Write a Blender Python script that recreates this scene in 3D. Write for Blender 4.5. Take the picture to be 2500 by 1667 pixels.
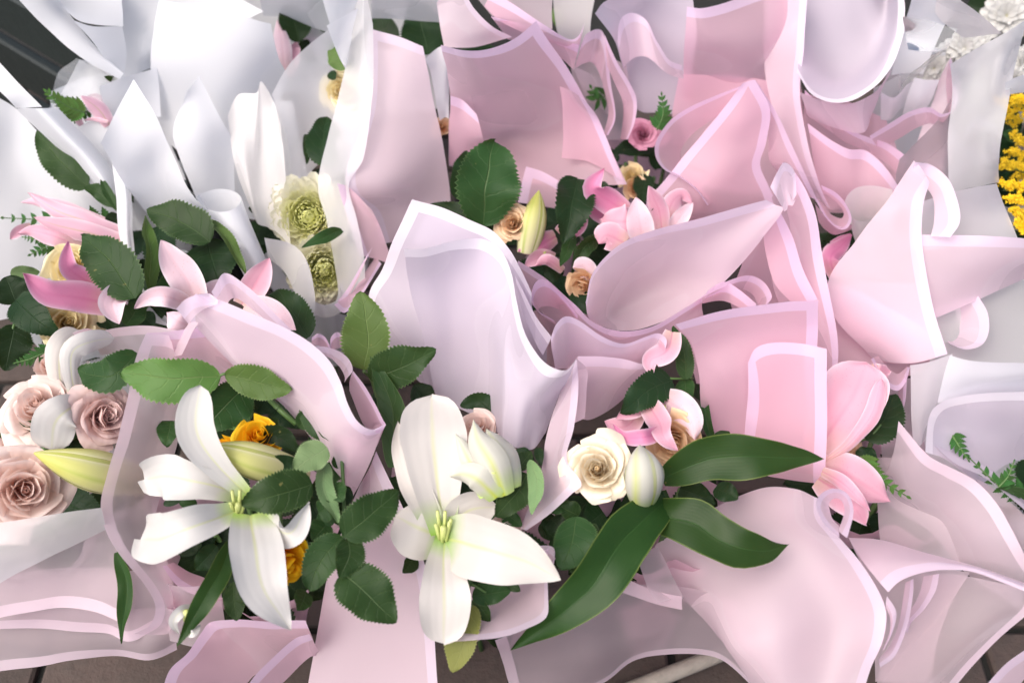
import bpy, bmesh, math, random
from mathutils import Vector, Matrix
from mathutils import noise as mnoise

for o in list(bpy.data.objects):
    bpy.data.objects.remove(o)
scene = bpy.context.scene
col = scene.collection
R = math.radians

# ------------------------------------------------------------------ camera
PITCH = R(50)
TARGET = Vector((0, 0, 0.45))
DIST = 1.13
CAM = TARGET + Vector((0, -math.cos(PITCH), math.sin(PITCH))) * DIST
cd = bpy.data.cameras.new('camera')
cam = bpy.data.objects.new('camera', cd)
col.objects.link(cam)
cam.location = CAM
cam.rotation_euler = (R(90) - PITCH, 0, 0)
cd.lens = 35
cd.sensor_width = 36
cd.clip_start = 0.02
cd.clip_end = 200
cd.dof.use_dof = True
cd.dof.focus_distance = 1.10
cd.dof.aperture_fstop = 3.5
scene.camera = cam

# ------------------------------------------------------------------ light: bright overcast
SUN_EL, SUN_AZ = 56, -125          # degrees; azimuth from +Y towards -X is negative
w = bpy.data.worlds.new('World')
scene.world = w
w.use_nodes = True
nt = w.node_tree
bg = nt.nodes['Background']
sky = nt.nodes.new('ShaderNodeTexSky')
sky.sky_type = 'NISHITA'
sky.sun_disc = False
sky.sun_elevation = R(SUN_EL)
sky.sun_rotation = R(SUN_AZ)
sky.dust_density = 6.0
sky.air_density = 0.6
sky.ozone_density = 1.0
bg.inputs['Strength'].default_value = 0.11
nt.links.new(sky.outputs[0], bg.inputs['Color'])
sd = bpy.data.lights.new('sun', 'SUN')
sd.energy = 1.5
sd.angle = R(75)
sd.color = (1.0, 0.975, 0.96)
sun = bpy.data.objects.new('sun', sd)
col.objects.link(sun)
sdir = Vector((math.sin(R(SUN_AZ)) * math.cos(R(SUN_EL)), math.cos(R(SUN_AZ)) * math.cos(R(SUN_EL)), math.sin(R(SUN_EL))))
sun.rotation_euler = sdir.to_track_quat('Z', 'Y').to_euler()
scene.view_settings.view_transform = 'Standard'
scene.view_settings.look = 'None'
scene.view_settings.exposure = 1.08
scene.view_settings.gamma = 1.0
scene.render.engine = 'CYCLES'
scene.cycles.max_bounces = 18
scene.cycles.diffuse_bounces = 10
scene.cycles.transmission_bounces = 10
scene.cycles.transparent_max_bounces = 16
scene.cycles.caustics_refractive = True

# ------------------------------------------------------------------ layout helper: photo reading -> place
FPX = 35.0 / 36.0 * 2500
K = 2.6133
ORG = {1: (0, 0), 2: (800, 0), 3: (1600, 0), 4: (0, 500), 5: (800, 500), 6: (1600, 500), 7: (0, 1067), 8: (800, 1067), 9: (1600, 1067)}
RIGHT = Vector((1, 0, 0))
FWD = (TARGET - CAM).normalized()
UP = RIGHT.cross(FWD)

def P(rg, x, y, h):
    """spot at height h (cm) that lies under reading (x, y) of area rg"""
    sx = ORG[rg][0] + x / K
    sy = ORG[rg][1] + y / K
    d = FWD + RIGHT * ((sx - 1250) / FPX) - UP * ((sy - 833.5) / FPX)
    t = (h * 0.01 - CAM.z) / d.z
    return CAM + d * t

def unit(p):
    """metres per reading unit at point p"""
    return (p - CAM).dot(FWD) / (FPX * K)

def parse(rg, s):
    rows = []
    for rs in s.split('/'):
        toks = rs.split()
        h0 = h1 = 40.0
        if toks and toks[0][0] == '@':
            q = toks.pop(0)[1:].split(':')
            h0 = float(q[0]); h1 = float(q[-1])
        n = len(toks)
        row = []
        for i, t in enumerate(toks):
            v = [float(a) for a in t.split(',')]
            h = v[2] if len(v) > 2 else h0 + (h1 - h0) * (i / max(1, n - 1))
            row.append(P(rg, v[0], v[1], h))
        rows.append(row)
    return rows

def cr(p0, p1, p2, p3, t):
    # centripetal-like (uniform with damped tangents) Catmull-Rom
    m1 = (p2 - p0) * 0.5
    m2 = (p3 - p1) * 0.5
    L = (p2 - p1).length * 1.25
    if m1.length > L and m1.length > 0: m1 = m1 * (L / m1.length)
    if m2.length > L and m2.length > 0: m2 = m2 * (L / m2.length)
    t2 = t * t; t3 = t2 * t
    return p1 * (2 * t3 - 3 * t2 + 1) + m1 * (t3 - 2 * t2 + t) + p2 * (-2 * t3 + 3 * t2) + m2 * (t3 - t2)

def spline(pts, k):
    n = len(pts)
    if n == 1: return [pts[0]] * (k + 1)
    out = []
    for i in range(n - 1):
        p0 = pts[i - 1] if i > 0 else pts[0] * 2 - pts[1]
        p3 = pts[i + 2] if i + 2 < n else pts[n - 1] * 2 - pts[n - 2]
        for j in range(k):
            out.append(cr(p0, pts[i], pts[i + 1], p3, j / k))
    out.append(pts[-1].copy())
    return out

# ------------------------------------------------------------------ object helpers
def link_mesh(name, verts, faces, mat, parent=None, uvs=None, smooth=True):
    me = bpy.data.meshes.new(name)
    off = parent['_base'] if parent is not None and '_base' in parent.keys() else None
    if off is not None:
        off = Vector(off)
        verts = [v - off for v in verts]
    me.from_pydata([tuple(v) for v in verts], [], faces)
    if smooth:
        me.polygons.foreach_set('use_smooth', [True] * len(me.polygons))
    if uvs is not None:
        uvl = me.uv_layers.new(name='UVMap')
        data = []
        for l in me.loops:
            data.extend(uvs[l.vertex_index])
        uvl.data.foreach_set('uv', data)
    me.materials.append(mat)
    me.update()
    o = bpy.data.objects.new(name, me)
    col.objects.link(o)
    if parent is not None:
        o.parent = parent
    return o

BOUQ = {}
def bouquet(key, name, label, category, rg, x, y, h=36):
    p = P(rg, x, y, h)
    e = bpy.data.objects.new(name, None)
    e.empty_display_size = 0.05
    col.objects.link(e)
    e.location = (p.x, p.y, 0)
    e['label'] = label
    e['category'] = category
    e['_base'] = (p.x, p.y, 0.0)
    BOUQ[key] = e
    return e

# ------------------------------------------------------------------ materials
def new_mat(name):
    m = bpy.data.materials.new(name)
    m.use_nodes = True
    n = m.node_tree
    for a in list(n.nodes): n.nodes.remove(a)
    out = n.nodes.new('ShaderNodeOutputMaterial')
    return m, n, out

def N(n, t, **kw):
    a = n.nodes.new(t)
    for k, v in kw.items():
        if k.startswith('i_'):
            a.inputs[k[2:]].default_value = v
        else:
            setattr(a, k, v)
    return a

def math_node(n, op, a=None, b=None, va=None, vb=None, clamp=False):
    m = n.nodes.new('ShaderNodeMath'); m.operation = op; m.use_clamp = clamp
    if a is not None: n.links.new(a, m.inputs[0])
    if b is not None: n.links.new(b, m.inputs[1])
    if va is not None: m.inputs[0].default_value = va
    if vb is not None: m.inputs[1].default_value = vb
    return m.outputs[0]

def mixc(n, fac, a, b, blend='MIX'):
    m = n.nodes.new('ShaderNodeMix'); m.data_type = 'RGBA'; m.blend_type = blend
    def put(sock, v):
        if hasattr(v, 'is_output'): n.links.new(v, sock)
        else: sock.default_value = v if not isinstance(v, tuple) or len(v) == 4 else (*v, 1)
    if hasattr(fac, 'is_output'): n.links.new(fac, m.inputs['Factor'])
    else: m.inputs['Factor'].default_value = fac
    put(m.inputs[6], a); put(m.inputs[7], b)
    return m.outputs[2]

BW = 0.0128
def paper(name, body, border=None, see=0.2, transl=0.56, gloss=0.06, frost=0.30, bsee=0.14):
    """frosted wrapping film: part diffuse, part translucent, part blurred see-through; printed edge band"""
    m, n, out = new_mat(name)
    L = n.links.new
    uv = N(n, 'ShaderNodeUVMap')
    sep = N(n, 'ShaderNodeSeparateXYZ'); L(uv.outputs[0], sep.inputs[0])
    dmin = math_node(n, 'MINIMUM', sep.outputs[0], sep.outputs[1])
    mask = math_node(n, 'LESS_THAN', dmin, vb=BW)
    geo = N(n, 'ShaderNodeTexCoord')
    nz = N(n, 'ShaderNodeTexNoise', i_Scale=7.0, i_Detail=3.0); L(geo.outputs['Object'], nz.inputs['Vector'])
    dark = tuple(c * 0.95 for c in body)
    c_body = mixc(n, nz.outputs[0], body, dark)
    if border:
        c = mixc(n, mask, c_body, border)
        see_s = math_node(n, 'MULTIPLY_ADD', mask, vb=bsee - see)
        see_s.node.inputs[2].default_value = see
    else:
        c = c_body
        see_s = None
    fine = N(n, 'ShaderNodeTexNoise', i_Scale=26.0, i_Detail=4.0, i_Roughness=0.55); L(geo.outputs['Object'], fine.inputs['Vector'])
    bump = N(n, 'ShaderNodeBump', i_Strength=0.06, i_Distance=0.004); L(fine.outputs[0], bump.inputs['Height'])
    df = N(n, 'ShaderNodeBsdfDiffuse'); L(c, df.inputs[0]); L(bump.outputs[0], df.inputs['Normal'])
    tl = N(n, 'ShaderNodeBsdfTranslucent'); L(c, tl.inputs[0]); L(bump.outputs[0], tl.inputs['Normal'])
    m1 = N(n, 'ShaderNodeMixShader', i_Fac=transl); L(df.outputs[0], m1.inputs[1]); L(tl.outputs[0], m1.inputs[2])
    rf = N(n, 'ShaderNodeBsdfRefraction', i_Roughness=frost, i_IOR=1.16); 
    tint = mixc(n, 0.5, c, (1, 1, 1))
    L(tint, rf.inputs['Color'])
    tp = N(n, 'ShaderNodeBsdfTransparent'); L(tint, tp.inputs[0])
    mt = N(n, 'ShaderNodeMixShader', i_Fac=0.35); L(rf.outputs[0], mt.inputs[1]); L(tp.outputs[0], mt.inputs[2])
    m2 = N(n, 'ShaderNodeMixShader', i_Fac=see); L(m1.outputs[0], m2.inputs[1]); L(mt.outputs[0], m2.inputs[2])
    if see_s is not None: L(see_s, m2.inputs[0])
    gl = N(n, 'ShaderNodeBsdfGlossy', i_Roughness=0.55); L(bump.outputs[0], gl.inputs['Normal'])
    gl.inputs[0].default_value = (1, 1, 1, 1)
    fr = N(n, 'ShaderNodeLayerWeight', i_Blend=0.25)
    gf = math_node(n, 'MULTIPLY_ADD', fr.outputs['Fresnel'], vb=0.14); gf.node.inputs[2].default_value = gloss * 0.2
    m3 = N(n, 'ShaderNodeMixShader'); L(gf, m3.inputs[0]); L(m2.outputs[0], m3.inputs[1]); L(gl.outputs[0], m3.inputs[2])
    L(m3.outputs[0], out.inputs[0])
    return m

M = {}
M['pink'] = paper('pink_film', (0.925, 0.625, 0.725), (0.945, 0.725, 0.90), see=0.33)
M['pale'] = paper('pale_pink_film', (0.93, 0.745, 0.825), (0.95, 0.80, 0.925), see=0.24)
M['lilac'] = paper('lilac_white_film', (0.69, 0.62, 0.705), (0.92, 0.86, 0.925), see=0.14, transl=0.42)
M['mauve'] = paper('mauve_film', (0.86, 0.73, 0.78), (0.93, 0.77, 0.85), see=0.50)
M['white'] = paper('white_matte_paper', (0.86, 0.87, 0.895), None, see=0.05, transl=0.54)
M['frost'] = paper('white_frosted_film', (0.91, 0.91, 0.925), None, see=0.36)
M['ivory'] = paper('ivory_frosted_film', (0.94, 0.91, 0.885), None, see=0.24)
M['clear'] = None

def cellophane():
    m, n, out = new_mat('clear_cellophane')
    L = n.links.new
    t = N(n, 'ShaderNodeBsdfTransparent'); t.inputs[0].default_value = (0.97, 0.98, 0.98, 1)
    g = N(n, 'ShaderNodeBsdfGlossy', i_Roughness=0.28)
    d = N(n, 'ShaderNodeBsdfDiffuse'); d.inputs[0].default_value = (0.85, 0.87, 0.87, 1)
    tc = N(n, 'ShaderNodeTexCoord'); nz = N(n, 'ShaderNodeTexNoise', i_Scale=24.0, i_Detail=3.0); L(tc.outputs['Object'], nz.inputs['Vector'])
    b = N(n, 'ShaderNodeBump', i_Strength=0.35, i_Distance=0.01); L(nz.outputs[0], b.inputs['Height']); L(b.outputs[0], g.inputs['Normal'])
    m0 = N(n, 'ShaderNodeMixShader', i_Fac=0.22); L(t.outputs[0], m0.inputs[1]); L(d.outputs[0], m0.inputs[2])
    lw = N(n, 'ShaderNodeLayerWeight', i_Blend=0.35)
    m1 = N(n, 'ShaderNodeMixShader'); L(lw.outputs['Fresnel'], m1.inputs[0]); L(m0.outputs[0], m1.inputs[1]); L(g.outputs[0], m1.inputs[2])
    L(m1.outputs[0], out.inputs[0])
    return m
M['clear'] = cellophane()

def leaf_mat(name, c0, c1, vein, rough=0.44, pairs=6.0, straight=False, bump=0.5, rim=None):
    m, n, out = new_mat(name)
    L = n.links.new
    uv = N(n, 'ShaderNodeUVMap'); sep = N(n, 'ShaderNodeSeparateXYZ'); L(uv.outputs[0], sep.inputs[0])
    au = math_node(n, 'ABSOLUTE', math_node(n, 'SUBTRACT', sep.outputs[0], vb=0.5))
    au2 = math_node(n, 'MULTIPLY', au, vb=2.0)
    tc = N(n, 'ShaderNodeTexCoord')
    nz = N(n, 'ShaderNodeTexNoise', i_Scale=35.0, i_Detail=3.0); L(tc.outputs['Object'], nz.inputs['Vector'])
    if straight:
        ph = math_node(n, 'MULTIPLY', sep.outputs[0], vb=46.0)
        vb_ = math_node(n, 'POWER', math_node(n, 'ABSOLUTE', math_node(n, 'SINE', ph)), vb=3.0)
        vfac = math_node(n, 'MULTIPLY', vb_, vb=0.05)
    else:
        wob = math_node(n, 'MULTIPLY', nz.outputs[0], vb=0.16)
        q = math_node(n, 'SUBTRACT', sep.outputs[1], math_node(n, 'MULTIPLY', math_node(n, 'POWER', au2, vb=1.25), vb=0.20))
        q = math_node(n, 'ADD', q, wob)
        fr = math_node(n, 'FRACT', math_node(n, 'MULTIPLY', q, vb=pairs))
        dd = math_node(n, 'ABSOLUTE', math_node(n, 'SUBTRACT', fr, vb=0.5))
        vfac = math_node(n, 'SUBTRACT', va=1.0, b=math_node(n, 'DIVIDE', dd, vb=0.07, clamp=True), clamp=True)
        vfac = math_node(n, 'MULTIPLY', vfac, vb=0.26)
    mid = math_node(n, 'SUBTRACT', va=1.0, b=math_node(n, 'DIVIDE', au2, vb=0.035, clamp=True), clamp=True)
    v_all = math_node(n, 'MAXIMUM', vfac, mid)
    oi = N(n, 'ShaderNodeObjectInfo')
    c = mixc(n, nz.outputs[0], c0, c1)
    hsv = N(n, 'ShaderNodeHueSaturation'); L(c, hsv.inputs['Color'])
    vv = math_node(n, 'MULTIPLY_ADD', oi.outputs['Random'], vb=0.5); vv.node.inputs[2].default_value = 0.75
    L(vv, hsv.inputs['Value'])
    hh = math_node(n, 'MULTIPLY_ADD', oi.outputs['Random'], vb=0.03); hh.node.inputs[2].default_value = 0.485
    L(hh, hsv.inputs['Hue'])
    c2 = mixc(n, math_node(n, 'MULTIPLY', v_all, vb=0.75), hsv.outputs[0], vein)
    # dry specks and paler rim of the blade
    sp = N(n, 'ShaderNodeTexNoise', i_Scale=90.0, i_Detail=2.0); L(tc.outputs['Object'], sp.inputs['Vector'])
    spm = math_node(n, 'GREATER_THAN', sp.outputs[0], vb=0.76)
    c2 = mixc(n, math_node(n, 'MULTIPLY', spm, vb=0.5), c2, (0.22, 0.20, 0.07))
    rimm = math_node(n, 'GREATER_THAN', au2, vb=0.955)
    c2 = mixc(n, math_node(n, 'MULTIPLY', rimm, vb=0.7), c2, rim or vein)
    bp = N(n, 'ShaderNodeBump', i_Strength=bump, i_Distance=0.0025)
    hgt = math_node(n, 'SUBTRACT', math_node(n, 'MULTIPLY', nz.outputs[0], vb=0.6), v_all)
    L(hgt, bp.inputs['Height'])
    pr = N(n, 'ShaderNodeBsdfPrincipled', i_Roughness=rough)
    pr.inputs['Specular IOR Level'].default_value = 0.15
    L(c2, pr.inputs['Base Color']); L(bp.outputs[0], pr.inputs['Normal'])
    tl = N(n, 'ShaderNodeBsdfTranslucent'); L(mixc(n, 0.35, c2, (0.30, 0.42, 0.05)), tl.inputs[0])
    mx = N(n, 'ShaderNodeMixShader', i_Fac=0.16); L(pr.outputs[0], mx.inputs[1]); L(tl.outputs[0], mx.inputs[2])
    L(mx.outputs[0], out.inputs[0])
    return m
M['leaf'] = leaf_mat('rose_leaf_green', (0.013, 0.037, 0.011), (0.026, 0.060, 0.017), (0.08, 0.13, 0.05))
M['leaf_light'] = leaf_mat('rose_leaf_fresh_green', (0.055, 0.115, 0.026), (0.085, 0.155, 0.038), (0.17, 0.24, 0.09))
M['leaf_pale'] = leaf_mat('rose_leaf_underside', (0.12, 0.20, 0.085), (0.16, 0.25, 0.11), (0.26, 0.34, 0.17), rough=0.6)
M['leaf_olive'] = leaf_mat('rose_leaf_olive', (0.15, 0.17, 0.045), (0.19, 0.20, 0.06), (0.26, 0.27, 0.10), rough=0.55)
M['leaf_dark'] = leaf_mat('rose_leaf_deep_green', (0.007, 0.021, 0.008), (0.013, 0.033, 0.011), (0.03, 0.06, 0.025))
M['lily_leaf'] = leaf_mat('lily_leaf_green', (0.012, 0.040, 0.009), (0.022, 0.060, 0.014), (0.032, 0.08, 0.022), straight=True, rough=0.36, bump=0.35, rim=(0.12, 0.16, 0.04))
M['fern'] = leaf_mat('fern_green', (0.022, 0.075, 0.018), (0.035, 0.10, 0.022), (0.05, 0.13, 0.04), pairs=6)
M['fern_light'] = leaf_mat('fern_fresh_green', (0.055, 0.13, 0.025), (0.08, 0.17, 0.035), (0.11, 0.2, 0.05), pairs=6)

def petal_mat(name, tip, base, rib, rim=None, transl=0.35, ribw=0.10, basepos=0.35, rough=0.5, spots=None, stria=0.035, usecol=False):
    """petal: colour runs from base to tip along the blade, rib along the middle, rim along the margins"""
    m, n, out = new_mat(name)
    L = n.links.new
    uv = N(n, 'ShaderNodeUVMap'); sep = N(n, 'ShaderNodeSeparateXYZ'); L(uv.outputs[0], sep.inputs[0])
    au = math_node(n, 'MULTIPLY', math_node(n, 'ABSOLUTE', math_node(n, 'SUBTRACT', sep.outputs[0], vb=0.5)), vb=2.0)
    tc = N(n, 'ShaderNodeTexCoord')
    nz = N(n, 'ShaderNodeTexNoise', i_Scale=40.0, i_Detail=3.0); L(tc.outputs['Object'], nz.inputs['Vector'])
    t = math_node(n, 'DIVIDE', math_node(n, 'ADD', sep.outputs[1], math_node(n, 'MULTIPLY', math_node(n, 'SUBTRACT', nz.outputs[0], vb=0.5), vb=0.12)), vb=basepos, clamp=True)
    tipc = tip
    if usecol:
        oi = N(n, 'ShaderNodeObjectInfo'); tipc = oi.outputs['Color']
    c = mixc(n, t, base, tipc)
    ribm = math_node(n, 'SUBTRACT', va=1.0, b=math_node(n, 'DIVIDE', au, vb=ribw, clamp=True), clamp=True)
    fade = math_node(n, 'SUBTRACT', va=1.0, b=math_node(n, 'MULTIPLY', sep.outputs[1], vb=0.8), clamp=True)
    c = mixc(n, math_node(n, 'MULTIPLY', math_node(n, 'MULTIPLY', ribm, fade), vb=0.8), c, rib)
    if rim:
        rm = math_node(n, 'POWER', au, vb=5.0)
        c = mixc(n, rm, c, rim)
    if spots:
        sp = N(n, 'ShaderNodeTexVoronoi', i_Scale=260.0); L(tc.outputs['Object'], sp.inputs['Vector'])
        sm = math_node(n, 'LESS_THAN', sp.outputs['Distance'], vb=0.16)
        c = mixc(n, math_node(n, 'MULTIPLY', sm, vb=0.3), c, spots)
    ph = math_node(n, 'MULTIPLY', sep.outputs[0], vb=38.0)
    st = math_node(n, 'ADD', math_node(n, 'SINE', ph), math_node(n, 'MULTIPLY', nz.outputs[0], vb=2.0))
    bp = N(n, 'ShaderNodeBump', i_Strength=stria, i_Distance=0.002); L(st, bp.inputs['Height'])
    df = N(n, 'ShaderNodeBsdfPrincipled', i_Roughness=rough); df.inputs['Specular IOR Level'].default_value = 0.3
    L(c, df.inputs['Base Color']); L(bp.outputs[0], df.inputs['Normal'])
    tl = N(n, 'ShaderNodeBsdfTranslucent'); L(c, tl.inputs[0])
    mx = N(n, 'ShaderNodeMixShader', i_Fac=transl); L(df.outputs[0], mx.inputs[1]); L(tl.outputs[0], mx.inputs[2])
    L(mx.outputs[0], out.inputs[0])
    return m
M['lily_white'] = petal_mat('white_lily_petal', (0.60, 0.59, 0.565), (0.45, 0.62, 0.16), (0.62, 0.66, 0.28), ribw=0.10, basepos=0.22, transl=0.3)
M['lily_cream'] = petal_mat('creamy_lily_petal', (0.60, 0.57, 0.53), (0.28, 0.47, 0.08), (0.55, 0.60, 0.22), ribw=0.10, basepos=0.26, transl=0.3)
M['lily_bud'] = petal_mat('white_lily_bud_petal', (0.60, 0.59, 0.52), (0.46, 0.60, 0.20), (0.55, 0.62, 0.05), ribw=0.32, basepos=0.3)
M['bud_green'] = petal_mat('green_lily_bud_petal', (0.50, 0.50, 0.13), (0.70, 0.69, 0.42), (0.30, 0.40, 0.04), rim=(0.72, 0.70, 0.42), ribw=0.22, basepos=0.75, transl=0.2)
M['lily_pink'] = petal_mat('pink_lily_petal', (0.68, 0.36, 0.45), (0.66, 0.46, 0.40), (0.62, 0.24, 0.34), rim=(0.80, 0.62, 0.68), ribw=0.14, basepos=0.4, spots=(0.6, 0.2, 0.3))
M['lily_blush'] = petal_mat('blush_lily_petal', (0.74, 0.54, 0.60), (0.66, 0.48, 0.46), (0.68, 0.42, 0.48), rim=(0.81, 0.72, 0.75), ribw=0.12, basepos=0.4, spots=(0.6, 0.25, 0.2))
M['lily_deep'] = petal_mat('deep_pink_lily_petal', (0.66, 0.24, 0.40), (0.66, 0.42, 0.38), (0.60, 0.17, 0.33), rim=(0.79, 0.56, 0.66), ribw=0.2, basepos=0.35, spots=(0.55, 0.12, 0.25))
M['lily_pinkbud'] = petal_mat('pink_lily_bud_petal', (0.72, 0.44, 0.53), (0.66, 0.40, 0.45), (0.42, 0.40, 0.10), rim=(0.88, 0.70, 0.75), ribw=0.10, basepos=0.2)
M['rose_blush'] = petal_mat('blush_rose_petal', (0.82, 0.67, 0.61), (0.76, 0.54, 0.46), (0.82, 0.60, 0.54), ribw=0.05, basepos=0.8, stria=0.08, transl=0.3)
M['rose_mauve'] = petal_mat('dusty_mauve_rose_petal', (0.74, 0.56, 0.53), (0.64, 0.43, 0.39), (0.7, 0.5, 0.48), ribw=0.05, basepos=0.8, stria=0.08, transl=0.3)
M['rose_cream'] = petal_mat('cream_rose_petal', (0.81, 0.74, 0.59), (0.76, 0.60, 0.37), (0.88, 0.74, 0.52), ribw=0.05, basepos=0.9, stria=0.08, transl=0.3)
M['rose_butter'] = petal_mat('butter_rose_petal', (0.83, 0.75, 0.48), (0.78, 0.64, 0.30), (0.88, 0.78, 0.45), ribw=0.05, basepos=0.9, stria=0.08, transl=0.3)
M['rose_peach'] = petal_mat('peach_rose_petal', (0.80, 0.60, 0.39), (0.72, 0.46, 0.25), (0.8, 0.55, 0.34), ribw=0.05, basepos=0.9, stria=0.08, transl=0.3)
M['rose_yellow'] = petal_mat('yellow_rose_petal', (0.90, 0.57, 0.02), (0.86, 0.42, 0.006), (0.83, 0.44, 0.01), ribw=0.05, basepos=0.9, stria=0.08, transl=0.3)
M['rose_pink'] = petal_mat('pink_rose_petal', (0.70, 0.36, 0.48), (0.58, 0.24, 0.36), (0.62, 0.3, 0.4), ribw=0.05, basepos=0.9, stria=0.08, transl=0.3)
M['mum'] = petal_mat('chrysanthemum_petal', (0.9, 0.9, 0.6), (0.66, 0.68, 0.24), (0.74, 0.75, 0.38), ribw=0.1, basepos=0.5, stria=0.2, usecol=True)
M['daisy'] = petal_mat('white_daisy_petal', (0.60, 0.595, 0.57), (0.55, 0.54, 0.38), (0.84, 0.82, 0.76), ribw=0.1, basepos=0.25)

def plain(name, c, rough=0.6, c2=None, scale=30.0, bump=0.0, spec=0.4):
    m, n, out = new_mat(name)
    L = n.links.new
    pr = N(n, 'ShaderNodeBsdfPrincipled', i_Roughness=rough); pr.inputs['Specular IOR Level'].default_value = spec
    tc = N(n, 'ShaderNodeTexCoord'); nz = N(n, 'ShaderNodeTexNoise', i_Scale=scale, i_Detail=5.0, i_Roughness=0.65); L(tc.outputs['Object'], nz.inputs['Vector'])
    oi = N(n, 'ShaderNodeObjectInfo')
    cc = mixc(n, nz.outputs[0], c, c2 or tuple(a * 0.7 for a in c))
    hsv = N(n, 'ShaderNodeHueSaturation'); L(cc, hsv.inputs['Color'])
    vv = math_node(n, 'MULTIPLY_ADD', oi.outputs['Random'], vb=0.4); vv.node.inputs[2].default_value = 0.8; L(vv, hsv.inputs['Value'])
    L(hsv.outputs[0], pr.inputs['Base Color'])
    if bump:
        b = N(n, 'ShaderNodeBump', i_Strength=bump, i_Distance=0.01); L(nz.outputs[0], b.inputs['Height']); L(b.outputs[0], pr.inputs['Normal'])
    L(pr.outputs[0], out.inputs[0])
    return m
M['stem'] = plain('green_stem', (0.07, 0.14, 0.035), 0.5)
M['pistil'] = plain('lily_pistil', (0.52, 0.58, 0.20), 0.5)
M['brown_tip'] = plain('browned_petal_tip', (0.35, 0.20, 0.06), 0.7)
M['brick'] = plain('worn_brick', (0.075, 0.050, 0.042), 0.85, (0.040, 0.034, 0.029), 40, 0.5)
M['mortar_shade'] = plain('mortar_and_shaded_ground', (0.014, 0.014, 0.012), 0.95, (0.009, 0.009, 0.008), 25, 0.5)  # dark joints; the shade on the ground further back is painted into this colour
M['stick'] = plain('weathered_wood_stick', (0.30, 0.27, 0.23), 0.7, (0.17, 0.15, 0.125), 60, 0.4)
M['crate'] = plain('black_green_painted_wood', (0.012, 0.018, 0.017), 0.55, (0.007, 0.011, 0.010), 20, 0.3)
M['golden'] = plain('goldenrod_floret', (0.80, 0.56, 0.015), 0.7, (0.66, 0.44, 0.01), 200)
M['eye'] = plain('daisy_eye', (0.62, 0.55, 0.12), 0.8, (0.35, 0.4, 0.06), 200)
# ------------------------------------------------------------------ builders
def sheet(b, rg, spec, mat, edges='t', bulge=0.0, k=7, wob=0.0022, name='wrapping_sheet', label=None):
    """one sheet of wrapping film: rows of control spots from its free rim to its gathered base"""
    par = BOUQ[b]
    rows = parse(rg, spec)
    n = len(rows[0])
    for r in rows:
        assert len(r) == n, (b, rg, spec[:60], [len(q) for q in rows])
    ku = max(3, min(k, 60 // max(1, n - 1)))
    rows = [spline(r, ku) for r in rows]
    nu = len(rows[0])
    kv = k if len(rows) > 2 else k * 2
    cols = [spline([rows[j][i] for j in range(len(rows))], kv) for i in range(nu)]
    nv = len(cols[0])
    g = [[cols[i][j].copy() for i in range(nu)] for j in range(nv)]
    seed = Vector((random.uniform(0, 99), random.uniform(0, 99), random.uniform(0, 99)))
    for j in range(nv):
        for i in range(nu):
            p = g[j][i]
            d = Vector((0, 0, 0))
            q = p * 9 + seed
            d = mnoise.noise_vector(q) * wob * 1.5 + mnoise.noise_vector(q * 2.9) * wob * 0.5
            g[j][i] = p + d
    if bulge:
        for j in range(nv):
            f = math.sin(math.pi * j / (nv - 1)) * bulge * 0.01
            for i in range(nu):
                a = g[j][min(i + 1, nu - 1)] - g[j][max(i - 1, 0)]
                c = g[min(j + 1, nv - 1)][i] - g[max(j - 1, 0)][i]
                nn = a.cross(c)
                if nn.length < 1e-9: continue
                nn.normalize()
                if nn.dot(CAM - g[j][i]) < 0: nn = -nn
                cols[i][j] = g[j][i] + nn * f
        g = [[cols[i][j] for i in range(nu)] for j in range(nv)]
    # distance of each vertex from the bordered edges (metres)
    dt = [[0.0] * nu for _ in range(nv)]
    for i in range(nu):
        for j in range(1, nv):
            dt[j][i] = dt[j - 1][i] + (g[j][i] - g[j - 1][i]).length
    V = [[9.0] * nu for _ in range(nv)]
    U = [[9.0] * nu for _ in range(nv)]
    for j in range(nv):
        acc = [0.0]
        for i in range(1, nu): acc.append(acc[-1] + (g[j][i] - g[j][i - 1]).length)
        for i in range(nu):
            v = 9.0
            if 't' in edges: v = min(v, dt[j][i])
            if 'b' in edges: v = min(v, dt[-1][i] - dt[j][i])
            u = 9.0
            if 'l' in edges: u = min(u, acc[i])
            if 'r' in edges: u = min(u, acc[-1] - acc[i])
            V[j][i] = v; U[j][i] = u
    verts = [p for row in g for p in row]
    uvs = [(U[j][i], V[j][i]) for j in range(nv) for i in range(nu)]
    faces = [(j * nu + i, j * nu + i + 1, (j + 1) * nu + i + 1, (j + 1) * nu + i) for j in range(nv - 1) for i in range(nu - 1)]
    o = link_mesh(name, verts, faces, M[mat], par, uvs)
    if label: o['label'] = label
    return o

def prof(kind, t):
    if kind == 'rose':
        return max(0.0, math.sin(math.pi * min(1, t ** 0.80)) ** 0.62) * (1.0 - 0.10 * t)
    if kind == 'lily':
        return max(0.0, math.sin(math.pi * (0.06 + 0.94 * t) ** 0.85)) ** 0.9 if t < 1 else 0
    if kind == 'petal':
        return (0.42 + 0.58 * math.sin(math.pi * min(1, (0.12 + 0.70 * t)))) * (max(0, 1 - t ** 4.2)) ** 0.85
    if kind == 'blunt':
        return (0.35 + 0.65 * min(1, t * 1.6)) * (max(0, 1 - t ** 9)) ** 0.6
    if kind == 'bud':
        return max(0.0, math.sin(math.pi * (0.12 + 0.88 * t) ** 0.9)) ** 0.8 if t < 1 else 0
    return 1

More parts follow.
